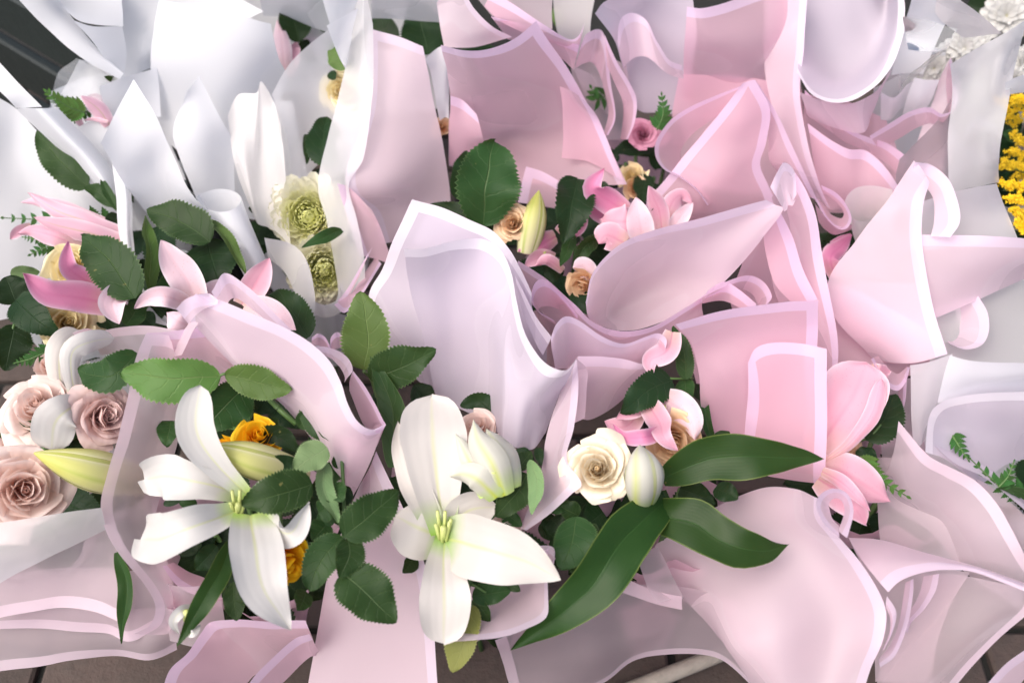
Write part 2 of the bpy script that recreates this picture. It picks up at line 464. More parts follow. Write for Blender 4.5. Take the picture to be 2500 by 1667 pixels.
def blade(par, name, rg, spec, wz, mat, kind='rose', roll=0.0, fold=0.0, cup=0.0, ruffle=0.0, bend=0.0, nv=None, nu=None, wob=0.0012, curl=0.0):
    """leaf or petal along a midline: base -> tip; wz = greatest width in reading units"""
    pts = parse(rg, spec)[0]
    if len(pts) == 2:
        mid = (pts[0] + pts[1]) * 0.5
        t = (pts[1] - pts[0]); vdir = (CAM - mid).normalized()
        s = t.cross(vdir).normalized()
        mid = mid + s * bend * t.length + vdir * t.length * 0.06
        pts = [pts[0], mid, pts[1]]
    serr = kind == 'rose'
    if nv is None: nv = 45 if serr else 27
    if nu is None: nu = 9 if serr else 15
    fine = spline(pts, 16)
    # arc-length resample
    acc = [0.0]
    for i in range(1, len(fine)): acc.append(acc[-1] + (fine[i] - fine[i - 1]).length)
    L = acc[-1]
    line = []
    j = 0
    for i in range(nv):
        s = L * i / (nv - 1)
        while j < len(acc) - 2 and acc[j + 1] < s: j += 1
        f = (s - acc[j]) / max(1e-9, acc[j + 1] - acc[j])
        line.append(fine[j].lerp(fine[j + 1], min(1, max(0, f))))
    mid = line[nv // 2]
    W = wz * unit(mid) * 0.5
    seed = random.uniform(0, 50)
    asym = random.uniform(-0.13, 0.13) if serr else 0.0
    skew = random.uniform(0.86, 1.16) if serr else 1.0
    droop = random.uniform(0.0, 0.45) if serr else 0.0
    verts = []; uvs = []
    for i in range(nv):
        t = i / (nv - 1)
        tan = (line[min(i + 1, nv - 1)] - line[max(i - 1, 0)]).normalized()
        vd = (CAM - line[i]).normalized()
        side = tan.cross(vd)
        side.normalize()
        nrm = side.cross(tan).normalized()
        q = Matrix.Rotation(R(roll), 3, tan)
        side = q @ side; nrm = q @ nrm
        wd = W * prof(kind, t ** skew)
        if serr and 0.06 < t < 0.985:
            wd *= 1.0 + (0.055 if i % 2 else -0.06)
        for a in range(nu):
            u = -1 + 2 * a / (nu - 1)
            off = side * (u * wd * math.cos(R(fold) * 1.0) * (1 + asym * (1 if u > 0 else -1)))
            z = abs(u) * wd * math.sin(R(fold)) - droop * W * t * t
            z += cup * W * (u * u) * (0.4 + 0.6 * math.sin(math.pi * t))
            z += ruffle * W * (abs(u) ** 3) * math.sin(t * 15 + seed + (2.2 if u > 0 else 0)) * (0.3 + 0.7 * t)
            if not serr and kind != 'lily': z -= 0.07 * W * math.exp(-(u / 0.12) ** 2) * (1 - t)
            z -= curl * W * 2.5 * max(0, (t - 0.7) / 0.3) ** 2
            p = line[i] + off + nrm * z
            p = p + mnoise.noise_vector(p * 28 + Vector((seed, 0, 0))) * wob
            verts.append(p); uvs.append((0.5 + 0.5 * u, t))
    faces = [(i * nu + a, i * nu + a + 1, (i + 1) * nu + a + 1, (i + 1) * nu + a) for i in range(nv - 1) for a in range(nu - 1)]
    return link_mesh(name, verts, faces, M[mat], par, uvs)

def leaf(b, rg, spec, wz, mat='leaf', kind='rose', **kw):
    kw.setdefault('fold', 9 if kind == 'rose' else 12)
    kw.setdefault('roll', random.uniform(-14, 14))
    kw.setdefault('ruffle', 0.13)
    kw.setdefault('wob', 0.0032)
    return blade(BOUQ[b], 'leaf', rg, spec, wz * (1.1 if kind == 'rose' else 1.0), M_leaf(mat), kind, **kw)

def M_leaf(m): return m

def tube_mesh(pts, r0, r1, seg=8):
    verts = []; faces = []
    n = len(pts)
    for i, p in enumerate(pts):
        t = (pts[min(i + 1, n - 1)] - pts[max(i - 1, 0)]).normalized()
        a = t.orthogonal().normalized(); c = t.cross(a)
        r = r0 + (r1 - r0) * i / max(1, n - 1)
        for s in range(seg):
            g = 2 * math.pi * s / seg
            verts.append(p + a * (math.cos(g) * r) + c * (math.sin(g) * r))
    for i in range(n - 1):
        for s in range(seg):
            faces.append((i * seg + s, i * seg + (s + 1) % seg, (i + 1) * seg + (s + 1) % seg, (i + 1) * seg + s))
    faces.append(tuple(range(seg))[::-1]); faces.append(tuple((n - 1) * seg + s for s in range(seg)))
    return verts, faces

def sub_parent(o, b):
    """make a part able to carry sub-parts built in world coordinates"""
    o['_base'] = tuple(BOUQ[b]['_base'])
    return o

def lily(b, rg, cx, cy, h, petals, mat, throat=True, label=None, name='lily', size=0.02):
    """lily: the pistil and stamens are the part's own mesh, each petal a sub-part"""
    c = P(rg, cx, cy, h)
    vd = (CAM - c).normalized()
    verts = []; faces = []
    def add(v, f):
        o = len(verts); verts.extend(v); faces.extend([tuple(i + o for i in q) for q in f])
    deep = c - vd * 0.03
    add(*tube_mesh([deep, c, c + vd * size * 0.6 + UP * size * 0.35], 0.0035, 0.0030))
    if throat:
        for i in range(6):
            a = i * math.pi / 3 + 0.3
            d = RIGHT * math.cos(a) + UP * math.sin(a)
            add(*tube_mesh([deep + d * 0.003, c + d * 0.004, c + d * 0.008 + vd * size * 0.55 + UP * size * (0.55 + 0.1 * (i % 3))], 0.0020, 0.0017, 7))
    o = link_mesh(name, verts, faces, M['pistil'], BOUQ[b])
    sub_parent(o, b)
    if label: o['label'] = label
    for p in petals:
        spec, wz = p[0], p[1]
        kw = dict(p[2]) if len(p) > 2 else {}
        m = kw.pop('mat', mat)
        kw.setdefault('kind', 'petal'); kw.setdefault('cup', 0.28); kw.setdefault('ruffle', 0.10); kw.setdefault('roll', random.uniform(-10, 10))
        kw.setdefault('wob', 0.0015)
        r_ = kw.pop('rg', rg)
        blade(o, 'petal', r_, spec, wz, m, **kw)
    return o

def bud(b, rg, spec, wz, mat, label=None, sides=3):
    """closed lily bud: a tapering three-sided body whose sides are separate tepals"""
    pts = spline(parse(rg, spec)[0], 12)
    n = len(pts)
    Wm = wz * unit(pts[n // 2]) * 0.5
    fr = []
    for i in range(n):
        t = (pts[min(i + 1, n - 1)] - pts[max(i - 1, 0)]).normalized()
        vd = (CAM - pts[i]).normalized()
        s = t.cross(vd).normalized(); fr.append((s, s.cross(t).normalized()))
    core_v, core_f = tube_mesh([pts[0], pts[n // 3], pts[n * 2 // 3]], Wm * 0.55, Wm * 0.4, 10)
    o = link_mesh('lily_bud', core_v, core_f, M['pistil'], BOUQ[b]); sub_parent(o, b)
    if label: o['label'] = label
    for k_ in range(sides * 2):
        outer = k_ < sides
        a0 = (k_ % sides) * 2 * math.pi / sides + (math.pi / 2 + 0.35 if outer else math.pi / 2 + 0.35 + math.pi / sides)
        half = math.pi / sides * (0.93 if outer else 0.85)
        verts = []; uvs = []; nu = 9
        for i in range(n):
            t = i / (n - 1)
            rr = Wm * (0.45 + 0.55 * math.sin(math.pi * min(1, 0.12 + 0.75 * t))) * (max(0.02, 1 - t ** 3.2)) ** 0.75 * (1.0 if outer else 0.93)
            for a in range(nu):
                u = -1 + 2 * a / (nu - 1)
                g = a0 + u * half * (1 - 0.15 * t)
                rad = rr * (1 + (0.07 * (1 - u * u) - 0.05 * abs(u) ** 4 + 0.05 * math.exp(-(u / 0.16) ** 2)) * (1 if outer else 0))
                s, nn = fr[i]
                verts.append(pts[i] + s * (math.cos(g) * rad) + nn * (math.sin(g) * rad)); uvs.append((0.5 + 0.5 * u, t))
        faces = [(i * nu + a, i * nu + a + 1, (i + 1) * nu + a + 1, (i + 1) * nu + a) for i in range(n - 1) for a in range(nu - 1)]
        link_mesh('petal', verts, faces, M[mat], o, uvs)
    return o

# ---- roses: petal meshes of one unit flower are shared by all roses
def rose_petal_meshes(seed, NP=24, openness=1.0):
    rnd = random.Random(seed)
    out = []
    for i in range(NP):
        f = (i + 0.5) / NP
        rad = 0.045 + 0.675 * f ** 1.05
        top = 0.36 - 0.60 * f ** 1.4 + rnd.uniform(-0.09, 0.09)
        flare = (0.02 + 0.42 * f ** 1.6) * openness * rnd.uniform(0.7, 1.3)
        halfw = (0.13 + 0.46 * f ** 0.75) * rnd.uniform(0.85, 1.2)     # half width of the petal
        ang = i * 2.39996 + rnd.uniform(-0.45, 0.45)
        lean = rnd.uniform(-0.10, 0.10); helix = rnd.uniform(0.10, 0.24)
        flat = 0.42 - 0.22 * f
        nu, nv = 13, 10
        vs = []; uv = []
        ph = rnd.uniform(0, 6)
        ca, sa = math.cos(ang), math.sin(ang)
        for j in range(nv):
            v = j / (nv - 1)
            for a in range(nu):
                u = -1 + 2 * a / (nu - 1)
                vv = v * (1 - 0.26 * abs(u) ** 2.6 + 0.07 * math.exp(-((u - lean) / 0.28) ** 2) * f)
                wv = halfw * (0.30 + 0.70 * min(1, vv * 1.5) ** 0.8)
                y = u * wv
                r = rad * (0.25 + 0.75 * min(1, vv * 1.5) ** 0.7)
                x = r - flat * y * y / max(0.10, r) + helix * y
                x += flare * max(0, vv - 0.4) ** 1.5 * 1.7
                x += 0.10 * f * abs(u) ** 3 * vv * (1 if u > 0 else 0.3)      # margin rolled out
                x += 0.018 * math.sin(5 * u + ph) * vv
                z = -0.75 + (top + 0.75) * vv ** 0.85
                z -= max(0, vv - 0.72) ** 1.7 * flare * 4.2
                z += 0.03 * math.sin(3.7 * u + ph * 2) * vv + lean * u * vv * 0.5
                vs.append((x * ca - y * sa, x * sa + y * ca, z)); uv.append((0.5 + 0.5 * u, v))
        fc = [(j * nu + a, j * nu + a + 1, (j + 1) * nu + a + 1, (j + 1) * nu + a) for j in range(nv - 1) for a in range(nu - 1)]
        me = bpy.data.meshes.new('rose_petal')
        me.from_pydata(vs, [], fc)
        me.polygons.foreach_set('use_smooth', [True] * len(fc))
        ul = me.uv_layers.new(name='UVMap')
        d = []
        for l in me.loops: d.extend(uv[l.vertex_index])
        ul.data.foreach_set('uv', d)
        me.materials.append(M['rose_cream'])
        me.update()
        out.append(me)
    return out
ROSE = [rose_petal_meshes(3, 26), rose_petal_meshes(8, 34, 1.2), rose_petal_meshes(21, 22, 0.6)]

def frame(c, face, spin=0.0):
    z = face.normalized()
    x = RIGHT - z * RIGHT.dot(z); x.normalize()
    y = z.cross(x)
    m = Matrix((x, y, z)).transposed().to_4x4() @ Matrix.Rotation(spin, 4, 'Z')
    m.translation = c
    return m

def rose(b, rg, cx, cy, h, rz, mat, tilt=(0, 0), variant=0, label=None, spin=None):
    """tilt: how far the face turns (x to the right, y up the picture) away from the viewer"""
    c = P(rg, cx, cy, h)
    rad = rz * unit(c)
    vd = (CAM - c).normalized()
    face = vd + RIGHT * tilt[0] + UP * tilt[1]
    c = c - face.normalized() * rad * 0.2
    mw = frame(c, face, random.uniform(0, 6) if spin is None else spin) @ Matrix.Scale(rad, 4)
    base = Matrix.Translation(-Vector(BOUQ[b]['_base']))
    # hip and heart of the flower
    vs = []; fs = []
    prof_ = [(0.02, -1.0), (0.16, -0.92), (0.24, -0.75), (0.12, -0.3), (0.06, 0.12), (0.02, 0.16)]
    for r_, z_ in prof_:
        for s in range(10):
            g = 2 * math.pi * s / 10
            vs.append(Vector((r_ * math.cos(g), r_ * math.sin(g), z_)))
    for i in range(len(prof_) - 1):
        for s in range(10):
            fs.append((i * 10 + s, i * 10 + (s + 1) % 10, (i + 1) * 10 + (s + 1) % 10, (i + 1) * 10 + s))
    me = bpy.data.meshes.new('rose'); me.from_pydata([tuple(v) for v in vs], [], fs); me.materials.append(M[mat])
    o = bpy.data.objects.new('rose', me); col.objects.link(o)
    o.parent = BOUQ[b]; o.matrix_basis = base @ mw
    if label: o['label'] = label
    for me in ROSE[variant]:
        p = bpy.data.objects.new('petal', me); col.objects.link(p); p.parent = o
        p.material_slots[0].link = 'OBJECT'; p.material_slots[0].material = M[mat]
    return o

def unit_blade_mesh(name, nu, nv, wfun, zfun, mat):
    vs = []; uv = []
    for j in range(nv):
        v = j / (nv - 1)
        for a in range(nu):
            u = -1 + 2 * a / (nu - 1)
            vs.append((u * wfun(v), v, zfun(u, v))); uv.append((0.5 + 0.5 * u, v))
    fc = [(j * nu + a, j * nu + a + 1, (j + 1) * nu + a + 1, (j + 1) * nu + a) for j in range(nv - 1) for a in range(nu - 1)]
    me = bpy.data.meshes.new(name); me.from_pydata(vs, [], fc)
    me.polygons.foreach_set('use_smooth', [True] * len(fc))
    ul = me.uv_layers.new(name='UVMap'); d = []
    for l in me.loops: d.extend(uv[l.vertex_index])
    ul.data.foreach_set('uv', d); me.materials.append(mat); me.update()
    return me
MUM_PETAL = unit_blade_mesh('mum_petal', 5, 8, lambda v: 0.13 + 0.11 * math.sin(math.pi * (0.1 + 0.75 * v)) if v < 0.99 else 0.08,
                            lambda u, v: 0.10 * u * u + 0.42 * v * v - 0.08 * v, M['mum'])
DAISY_PETAL = unit_blade_mesh('daisy_petal', 5, 8, lambda v: (0.07 + 0.15 * math.sin(math.pi * (0.05 + 0.72 * v))) * (1 if v < 0.99 else 0.5),
                              lambda u, v: 0.07 * u * u + 0.10 * v - 0.16 * v * v, M['daisy'])
FERN_LEAFLET = {}
for key_ in ('fern', 'fern_light'):
    def wf(v): 
        return 0.26 * (math.sin(math.pi * (0.12 + 0.88 * v) ** 0.75) if v < 1 else 0) * (1.0 + (0.22 if int(round(v * 14)) % 2 else -0.18))
    FERN_LEAFLET[key_] = unit_blade_mesh('fern_leaflet', 5, 15, wf, lambda u, v: 0.05 * abs(u) - 0.12 * v * v, M[key_])

def child_inst(name, me, par, mw):
    o = bpy.data.objects.new(name, me); col.objects.link(o); o.parent = par; o.matrix_basis = mw
    return o

def chrysanthemum(b, rg, cx, cy, h, rz, tilt=(0, 0), n=210, label=None):
    c = P(rg, cx, cy, h); rad = rz * unit(c)
    face = (CAM - c).normalized() + RIGHT * tilt[0] + UP * tilt[1]
    mw = frame(c, face)
    base = Matrix.Translation(-Vector(BOUQ[b]['_base']))
    me = bpy.data.meshes.new('chrysanthemum'); bm = bmesh.new()
    bmesh.ops.create_icosphere(bm, subdivisions=2, radius=0.40 * rad); bm.to_mesh(me); bm.free(); me.materials.append(M['rose_butter'])
    o = bpy.data.objects.new('chrysanthemum', me); col.objects.link(o); o.parent = BOUQ[b]; o.matrix_basis = base @ mw
    if label: o['label'] = label
    for i in range(n):
        f = (i + 0.5) / n
        pol = math.acos(1 - 1.2 * f)
        az = i * 2.39996
        d = Vector((math.sin(pol) * math.cos(az), math.sin(pol) * math.sin(az), math.cos(pol)))
        tip = (d + Vector((0, 0, 0.42 - 0.34 * f)) + Vector((random.gauss(0, .07), random.gauss(0, .07), random.gauss(0, .07)))).normalized()
        y = tip
        z = (Vector((0, 0, 1)) - d * 0.6); z = z - y * z.dot(y)
        if z.length < 1e-3: z = Vector((1, 0, 0)) - y * y.x
        z.normalize(); x = y.cross(z)
        s = rad * (0.46 + 0.40 * f) * random.uniform(0.85, 1.15)
        m = Matrix((x, y, z)).transposed().to_4x4() @ Matrix.Scale(s, 4)
        m.translation = d * rad * (0.30 + 0.08 * f)
        p = child_inst('petal', MUM_PETAL, o, m)
        g = min(1, max(0, (f - 0.15) / 0.55))
        p.color = (0.76 + 0.06 * g, 0.77 + 0.03 * g, 0.36 + 0.30 * g, 1)
    return o

def daisy(b, rg, cx, cy, h, rz, tilt=(0, 0), layers=3, label=None):
    c = P(rg, cx, cy, h); rad = rz * unit(c)
    face = (CAM - c).normalized() + RIGHT * tilt[0] + UP * tilt[1]
    mw = frame(c, face, random.uniform(0, 6))
    base = Matrix.Translation(-Vector(BOUQ[b]['_base']))
    me = bpy.data.meshes.new('daisy'); bm = bmesh.new()
    bmesh.ops.create_icosphere(bm, subdivisions=2, radius=0.2 * rad, matrix=Matrix.Diagonal((1, 1, 0.6, 1))); bm.to_mesh(me); bm.free(); me.materials.append(M['eye'])
    o = bpy.data.objects.new('daisy', me); col.objects.link(o); o.parent = BOUQ[b]; o.matrix_basis = base @ mw
    if label: o['label'] = label
    for l in range(layers):
        k_ = 15 - l * 3
        for i in range(k_):
            a = 2 * math.pi * (i + 0.5 * l) / k_ + random.uniform(-0.08, 0.08)
            m = Matrix.Rotation(a, 4, 'Z') @ Matrix.Rotation(R(4 + 24 * l + random.uniform(-8, 8)), 4, 'X') @ Matrix.Translation((0, 0.1 * rad, 0.03 * rad * l)) @ Matrix.Scale(rad * (0.9 - 0.16 * l), 4)
            child_inst('petal', DAISY_PETAL, o, m)
    return o

def fern(b, rg, spec, length_z, pairs=9, mat='fern', roll=0.0, taper=1.0):
    """fern frond: the midrib is the part's own mesh, each leaflet a sub-part"""
    pts = spline(parse(rg, spec)[0], 14)
    v, f = tube_mesh(pts, 0.0013, 0.0006, 6)
    o = link_mesh('fern_frond', v, f, M['stem'], BOUQ[b])
    n = len(pts); off = Vector(BOUQ[b]['_base'])
    L = length_z * unit(pts[n // 2])
    for i in range(pairs + 1):
        t = 0.08 + 0.92 * i / pairs
        k_ = min(n - 2, int(t * (n - 1)))
        p = pts[k_]; tan = (pts[k_ + 1] - pts[max(0, k_ - 1)]).normalized()
        nn = (CAM - p).normalized(); nn = Matrix.Rotation(R(roll), 3, tan) @ nn
        sd_ = tan.cross(nn).normalized(); nn = sd_.cross(tan)
        for s in (-1, 1):
            if i == pairs and s > 0: continue
            y = (sd_ * s * 0.85 + tan * (0.55 + 0.5 * t)).normalized() if i < pairs else tan
            z = (nn - y * nn.dot(y)).normalized(); x = y.cross(z)
            sc = L * (1 - 0.72 * t * taper) * random.uniform(0.9, 1.08)
            m = Matrix((x, y, z)).transposed().to_4x4() @ Matrix.Scale(sc, 4)
            m.translation = p - off
            child_inst('leaflet', FERN_LEAFLET[mat], o, m)
    return o

def stem(b, rg, spec, r=0.0018):
    pts = spline(parse(rg, spec)[0], 10)
    v, f = tube_mesh(pts, r * 1.15, r * 0.9, 7)
    return link_mesh('stem', v, f, M['stem'], BOUQ[b])

FILL = None
def base_of(b, mat, radius=0.10, top=0.36, fill=12, fillmat='leaf_dark', fh=(0.25, 0.34)):
    """what holds the bouquet up: gathered cone of film, stem bundle, and the low leaves inside it"""
    par = BOUQ[b]
    o = Vector(par['_base'])
    nu = 49; nv = 12
    rnd = random.Random(hash(b) % 1000 if isinstance(b, int) else sum(map(ord, b)))
    ph = rnd.uniform(0, 6)
    vs = []; uv = []
    for j in range(nv):
        t = j / (nv - 1)
        z = 0.07 + (top - 0.07) * t
        r = 0.030 + (radius - 0.030) * t ** 1.15
        for i in range(nu):
            a = 2 * math.pi * i / (nu - 1)
            rr = r * (1 + (0.10 * math.sin(5 * a + ph) + 0.06 * math.sin(9 * a + 2 * ph)) * (0.35 + 0.65 * t))
            vs.append(o + Vector((rr * math.cos(a), rr * math.sin(a), z + 0.012 * math.sin(3 * a + ph) * t))); uv.append((9, 9))
    fc = [(j * nu + i, j * nu + i + 1, (j + 1) * nu + i + 1, (j + 1) * nu + i) for j in range(nv - 1) for i in range(nu - 1)]
    link_mesh('gathered_wrap', vs, fc, M[mat], par, uv)
    for i in range(5):
        a = i * 2 * math.pi / 5 + ph
        d = Vector((math.cos(a), math.sin(a), 0))
        v, f = tube_mesh([o + d * 0.022 + Vector((0, 0, 0.0)), o + d * 0.012 + Vector((0, 0, 0.10)), o + d * radius * 0.45 + Vector((0, 0, top + 0.02))], 0.0035, 0.003, 7)
        link_mesh('stem', v, f, M['stem'], par)
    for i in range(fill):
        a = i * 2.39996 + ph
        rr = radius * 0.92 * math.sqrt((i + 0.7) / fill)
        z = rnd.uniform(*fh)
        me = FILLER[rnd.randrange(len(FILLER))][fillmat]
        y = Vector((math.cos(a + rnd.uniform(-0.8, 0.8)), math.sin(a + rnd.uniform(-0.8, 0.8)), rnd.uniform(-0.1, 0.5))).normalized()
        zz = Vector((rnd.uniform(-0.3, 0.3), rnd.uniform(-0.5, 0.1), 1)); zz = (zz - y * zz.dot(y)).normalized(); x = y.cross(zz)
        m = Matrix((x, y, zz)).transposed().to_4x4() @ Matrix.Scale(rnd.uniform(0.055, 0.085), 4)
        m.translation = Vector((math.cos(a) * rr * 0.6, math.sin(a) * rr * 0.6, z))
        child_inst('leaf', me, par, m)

FILLER = []
for s_ in range(3):
    d_ = {}
    for key_ in ('leaf_dark', 'leaf', 'lily_leaf'):
        def wf(v, s_=s_): return 0.31 * prof('rose', v) * (1 + (0.05 if int(round(v * 36)) % 2 else -0.05))
        d_[key_] = unit_blade_mesh('filler_leaf', 7, 37, wf, lambda u, v, s_=s_: 0.08 * abs(u) - (0.1 + 0.1 * s_) * v * v + 0.03 * math.sin(7 * v + s_ + 2 * u), M[key_])
    FILLER.append(d_)
random.seed(11)
# ------------------------------------------------------------------ ground
def box(name, lo, hi, mat, parent=None, bev=0.0, kind=None):
    bm = bmesh.new()
    bmesh.ops.create_cube(bm, size=1.0)
    s = Vector(hi) - Vector(lo); c = (Vector(hi) + Vector(lo)) * 0.5
    for v in bm.verts: v.co = Vector((v.co.x * s.x, v.co.y * s.y, v.co.z * s.z)) + c
    if bev: bmesh.ops.bevel(bm, geom=bm.edges[:], offset=bev, segments=1, affect='EDGES')
    me = bpy.data.meshes.new(name); bm.to_mesh(me); bm.free(); me.materials.append(mat)
    o = bpy.data.objects.new(name, me); col.objects.link(o); o.parent = parent
    if kind: o['kind'] = kind
    return o
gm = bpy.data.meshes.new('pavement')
gm.from_pydata([(-6, -4, 0), (6, -4, 0), (6, 8, 0), (-6, 8, 0)], [], [(0, 1, 2, 3)]); gm.materials.append(M['mortar_shade'])
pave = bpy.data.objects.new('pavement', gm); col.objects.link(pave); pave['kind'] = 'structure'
proto = None
for j in range(20):
    for i in range(14):
        x = -1.48 + i * 0.212 + (0.106 if j % 2 else 0); y = -0.95 + j * 0.107
        if proto is None:
            proto = box('brick', (-0.1, -0.048, -0.02), (0.1, 0.048, 0.012), M['brick'], pave, 0.004)
            o = proto
        else:
            o = proto.copy(); col.objects.link(o)
        o.location = (x, y, random.uniform(-0.002, 0.003)); o.rotation_euler = (random.uniform(-.01, .01), random.uniform(-.01, .01), random.uniform(-.012, .012))

# ------------------------------------------------------------------ bouquets
bouquet('1', 'lily_bouquet', 'pink wrapped bouquet with a white lily, yellow roses and many rose leaves', 'bouquet', 7, 1500, 480)
bouquet('2', 'lily_bouquet', 'pink and lilac wrapped bouquet with a wide open white lily showing its green throat', 'bouquet', 8, 850, 450)
bouquet('3', 'rose_bouquet', 'blush rose bouquet with a long green lily bud at the bottom left corner', 'bouquet', 7, 150, 250)
bouquet('4', 'rose_bouquet', 'pink wrapped bouquet with a cream rose, white bud and big dark lily leaves', 'bouquet', 9, 60, 420)
bouquet('5', 'lily_bouquet', 'pink wrapped bouquet with pink lilies and one large upright green leaf in the middle', 'bouquet', 2, 1540, 1480)
bouquet('6', 'lily_bouquet', 'tall pink wrapped bouquet with shaded dark pink petals left of the goldenrod', 'bouquet', 6, 1480, 350)
bouquet('7', 'lily_bouquet', 'pink wrapped bouquet with a large pink lily petal and peach rose, lower right', 'bouquet', 9, 1500, 150)
bouquet('8', 'fern_bouquet', 'white wrapped bouquet with dark fern tips at the right edge', 'bouquet', 9, 2250, 50)
bouquet('9', 'lily_bouquet', 'white wrapped bouquet with pink lilies and butter coloured roses at the left', 'bouquet', 4, 700, 480)
bouquet('10', 'lily_bouquet', 'white wrapped bouquet with a small fern and pink lily bud beside the dark crate', 'bouquet', 1, 800, 850)
bouquet('11', 'chrysanthemum_bouquet', 'white wrapped bouquet with pale green chrysanthemums', 'bouquet', 1, 1960, 1400)
bouquet('12', 'lily_bouquet', 'white wrapped bouquet with dark round leaves and a pink bud at the top edge', 'bouquet', 1, 2120, 350)
bouquet('13', 'rose_bouquet', 'tall pink wrapped bouquet with a small pink rose and fern tip at the back', 'bouquet', 2, 2080, 980)
bouquet('14', 'daisy_bouquet', 'white daisies in clear cellophane and white paper at the top right corner', 'bouquet', 3, 2020, 520)
bouquet('15', 'goldenrod_bunch', 'bunch of bright yellow goldenrod at the right edge', 'bouquet', 3, 2420, 1050)
bouquet('16', 'pink_bouquet', 'pink wrapped bouquet cut off by the top edge, only its folded film showing', 'bouquet', 2, 1150, 330, 38)
BOUQ_KEYS = list(BOUQ)

# ---- 5: middle pink
sheet('5', 2, "@58 262,185 430,235 605,298 / @51 235,690 450,690 672,640 / @46 115,1165 420,1130 745,960 / @40 270,1345 480,1330 785,1260 / @36 330,1560 520,1530 790,1450", 'pale', 'tl', k=9)
sheet('5', 2, "@60 205,-60 240,-60 285,150 / @54 105,450 190,500 290,600 / @49 -5,880 110,950 230,1000 / @46 -68,1180 10,1200 130,1180 / @43.5 -8,1400 60,1400 190,1400 / @42:41 40,1640 110,1640 240,1640 / @40:39 74,1850 140,1850 240,1840 / @38 40,1960 110,1960 200,1930", 'frost', '', k=9)
sheet('5', 2, "@47:44 50,1160 140,1200 270,1340 / @43:41 125,1400 220,1440 340,1480 / @40:38 205,1640 300,1660 420,1700", 'pink', 'l')
sheet('5', 5, "@44:40 290,265 200,420 110,560 40,635 / @42:39 255,330 210,450 150,570 110,680", 'pink', 't')
sheet('5', 5, "@43:40 40,635 110,685 230,560 340,380 / @41:38 100,600 160,560 230,450 300,330", 'pink', 't')
sheet('5', 2, "712,285,61 860,325,61 1020,312,61 1180,245,61 1330,132,63 / @53:54 775,560 950,600 1150,580 1350,540 1560,505 / 775,800,47 980,850,44 1200,850,42 1450,850,44 1730,790,48 / @38:42 775,1060 1000,1120 1250,1150 1550,1180 1915,1180", 'pink', 'tr', k=9)
sheet('5', 2, "@53.5 1480,555 1560,585 1640,640 / @49 1500,760 1620,760 1745,800 / @44:43 1500,1000 1680,1040 1890,1165", 'pink', 'r')
sheet('5', 2, "@53:51 780,610 860,640 945,725 / @48 775,830 870,850 990,880 / @42 775,1060 880,1060 1010,1000", 'pink', 't')
sheet('5', 2, "@44:43 1270,1062 1380,1100 1490,1160 / @40:40 1215,1290 1350,1310 1480,1330", 'pink', 'tl')
sheet('5', 5, "1648,620,49 1690,440,51 1850,262,52 2090,150,53 2400,75,55 2800,-25,58 / 1662,690,46 1740,550,45 1900,420,45.5 2150,320,47.5 2440,220,51.5 2850,5,57.5 / 1690,735,43.5 1800,690,40.5 1960,610,40.5 2200,520,43 2500,390,49 2900,40,57.5 / 1740,765,43 1860,795,40.5 2010,782,40.5 2240,700,43 2510,510,47 2750,250,53", 'pale', 't', k=9)
sheet('5', 3, "730,1190,58.3 770,1110,58.5 820,1045,58 880,1100,57 905,1240,57 / @58:57 780,1270 800,1230 830,1200 860,1230 880,1290 / @57 822,1350 840,1335 850,1310 880,1310 900,1270", 'pale', 't')
sheet('5', 6, "@57:43 820,-265 905,-190 1000,20 1068,330 1130,650 1165,900 1150,1130 / @54:41 780,-150 830,0 890,150 920,400 990,650 1060,880 1100,1110 / @48:38 740,-50 770,80 770,250 740,450 800,650 960,850 1060,1110", 'pink', 't', k=6)
sheet('5', 6, "@56:47 780,50 860,200 930,380 1030,600 / @52:45 680,180 700,330 760,500 900,650", 'pink', 't')
sheet('5', 6, "@49:46 300,585 470,485 600,450 700,500 748,590 710,650 / @46:43 180,680 400,590 540,540 620,570 650,630 660,680", 'pink', 't')
sheet('5', 6, "@48:47 330,560 430,500 520,540 640,630 / @46:45 300,640 420,620 520,650 620,700", 'pink', 't')
sheet('5', 5, "@46:48 1215,360 1400,470 1560,620 1690,745 1870,800 2050,778 2230,698 2400,605 / @43.5:45 1200,430 1390,550 1550,700 1680,810 1860,880 2050,850 2240,760 2400,660 / @39:40 1250,600 1400,700 1540,850 1680,920 1860,960 2050,920 2240,820 2400,720", 'pink', 't', k=6)
sheet('5', 5, "1600,710,46 1480,560,47 1390,480,47.5 1325,500,47.5 1303,590,47 1340,670,46 1450,740,45.5 / 1600,770,43 1530,690,43 1450,650,43 1390,640,43 1350,660,43 1370,710,43 1470,770,43", 'pink', 't')
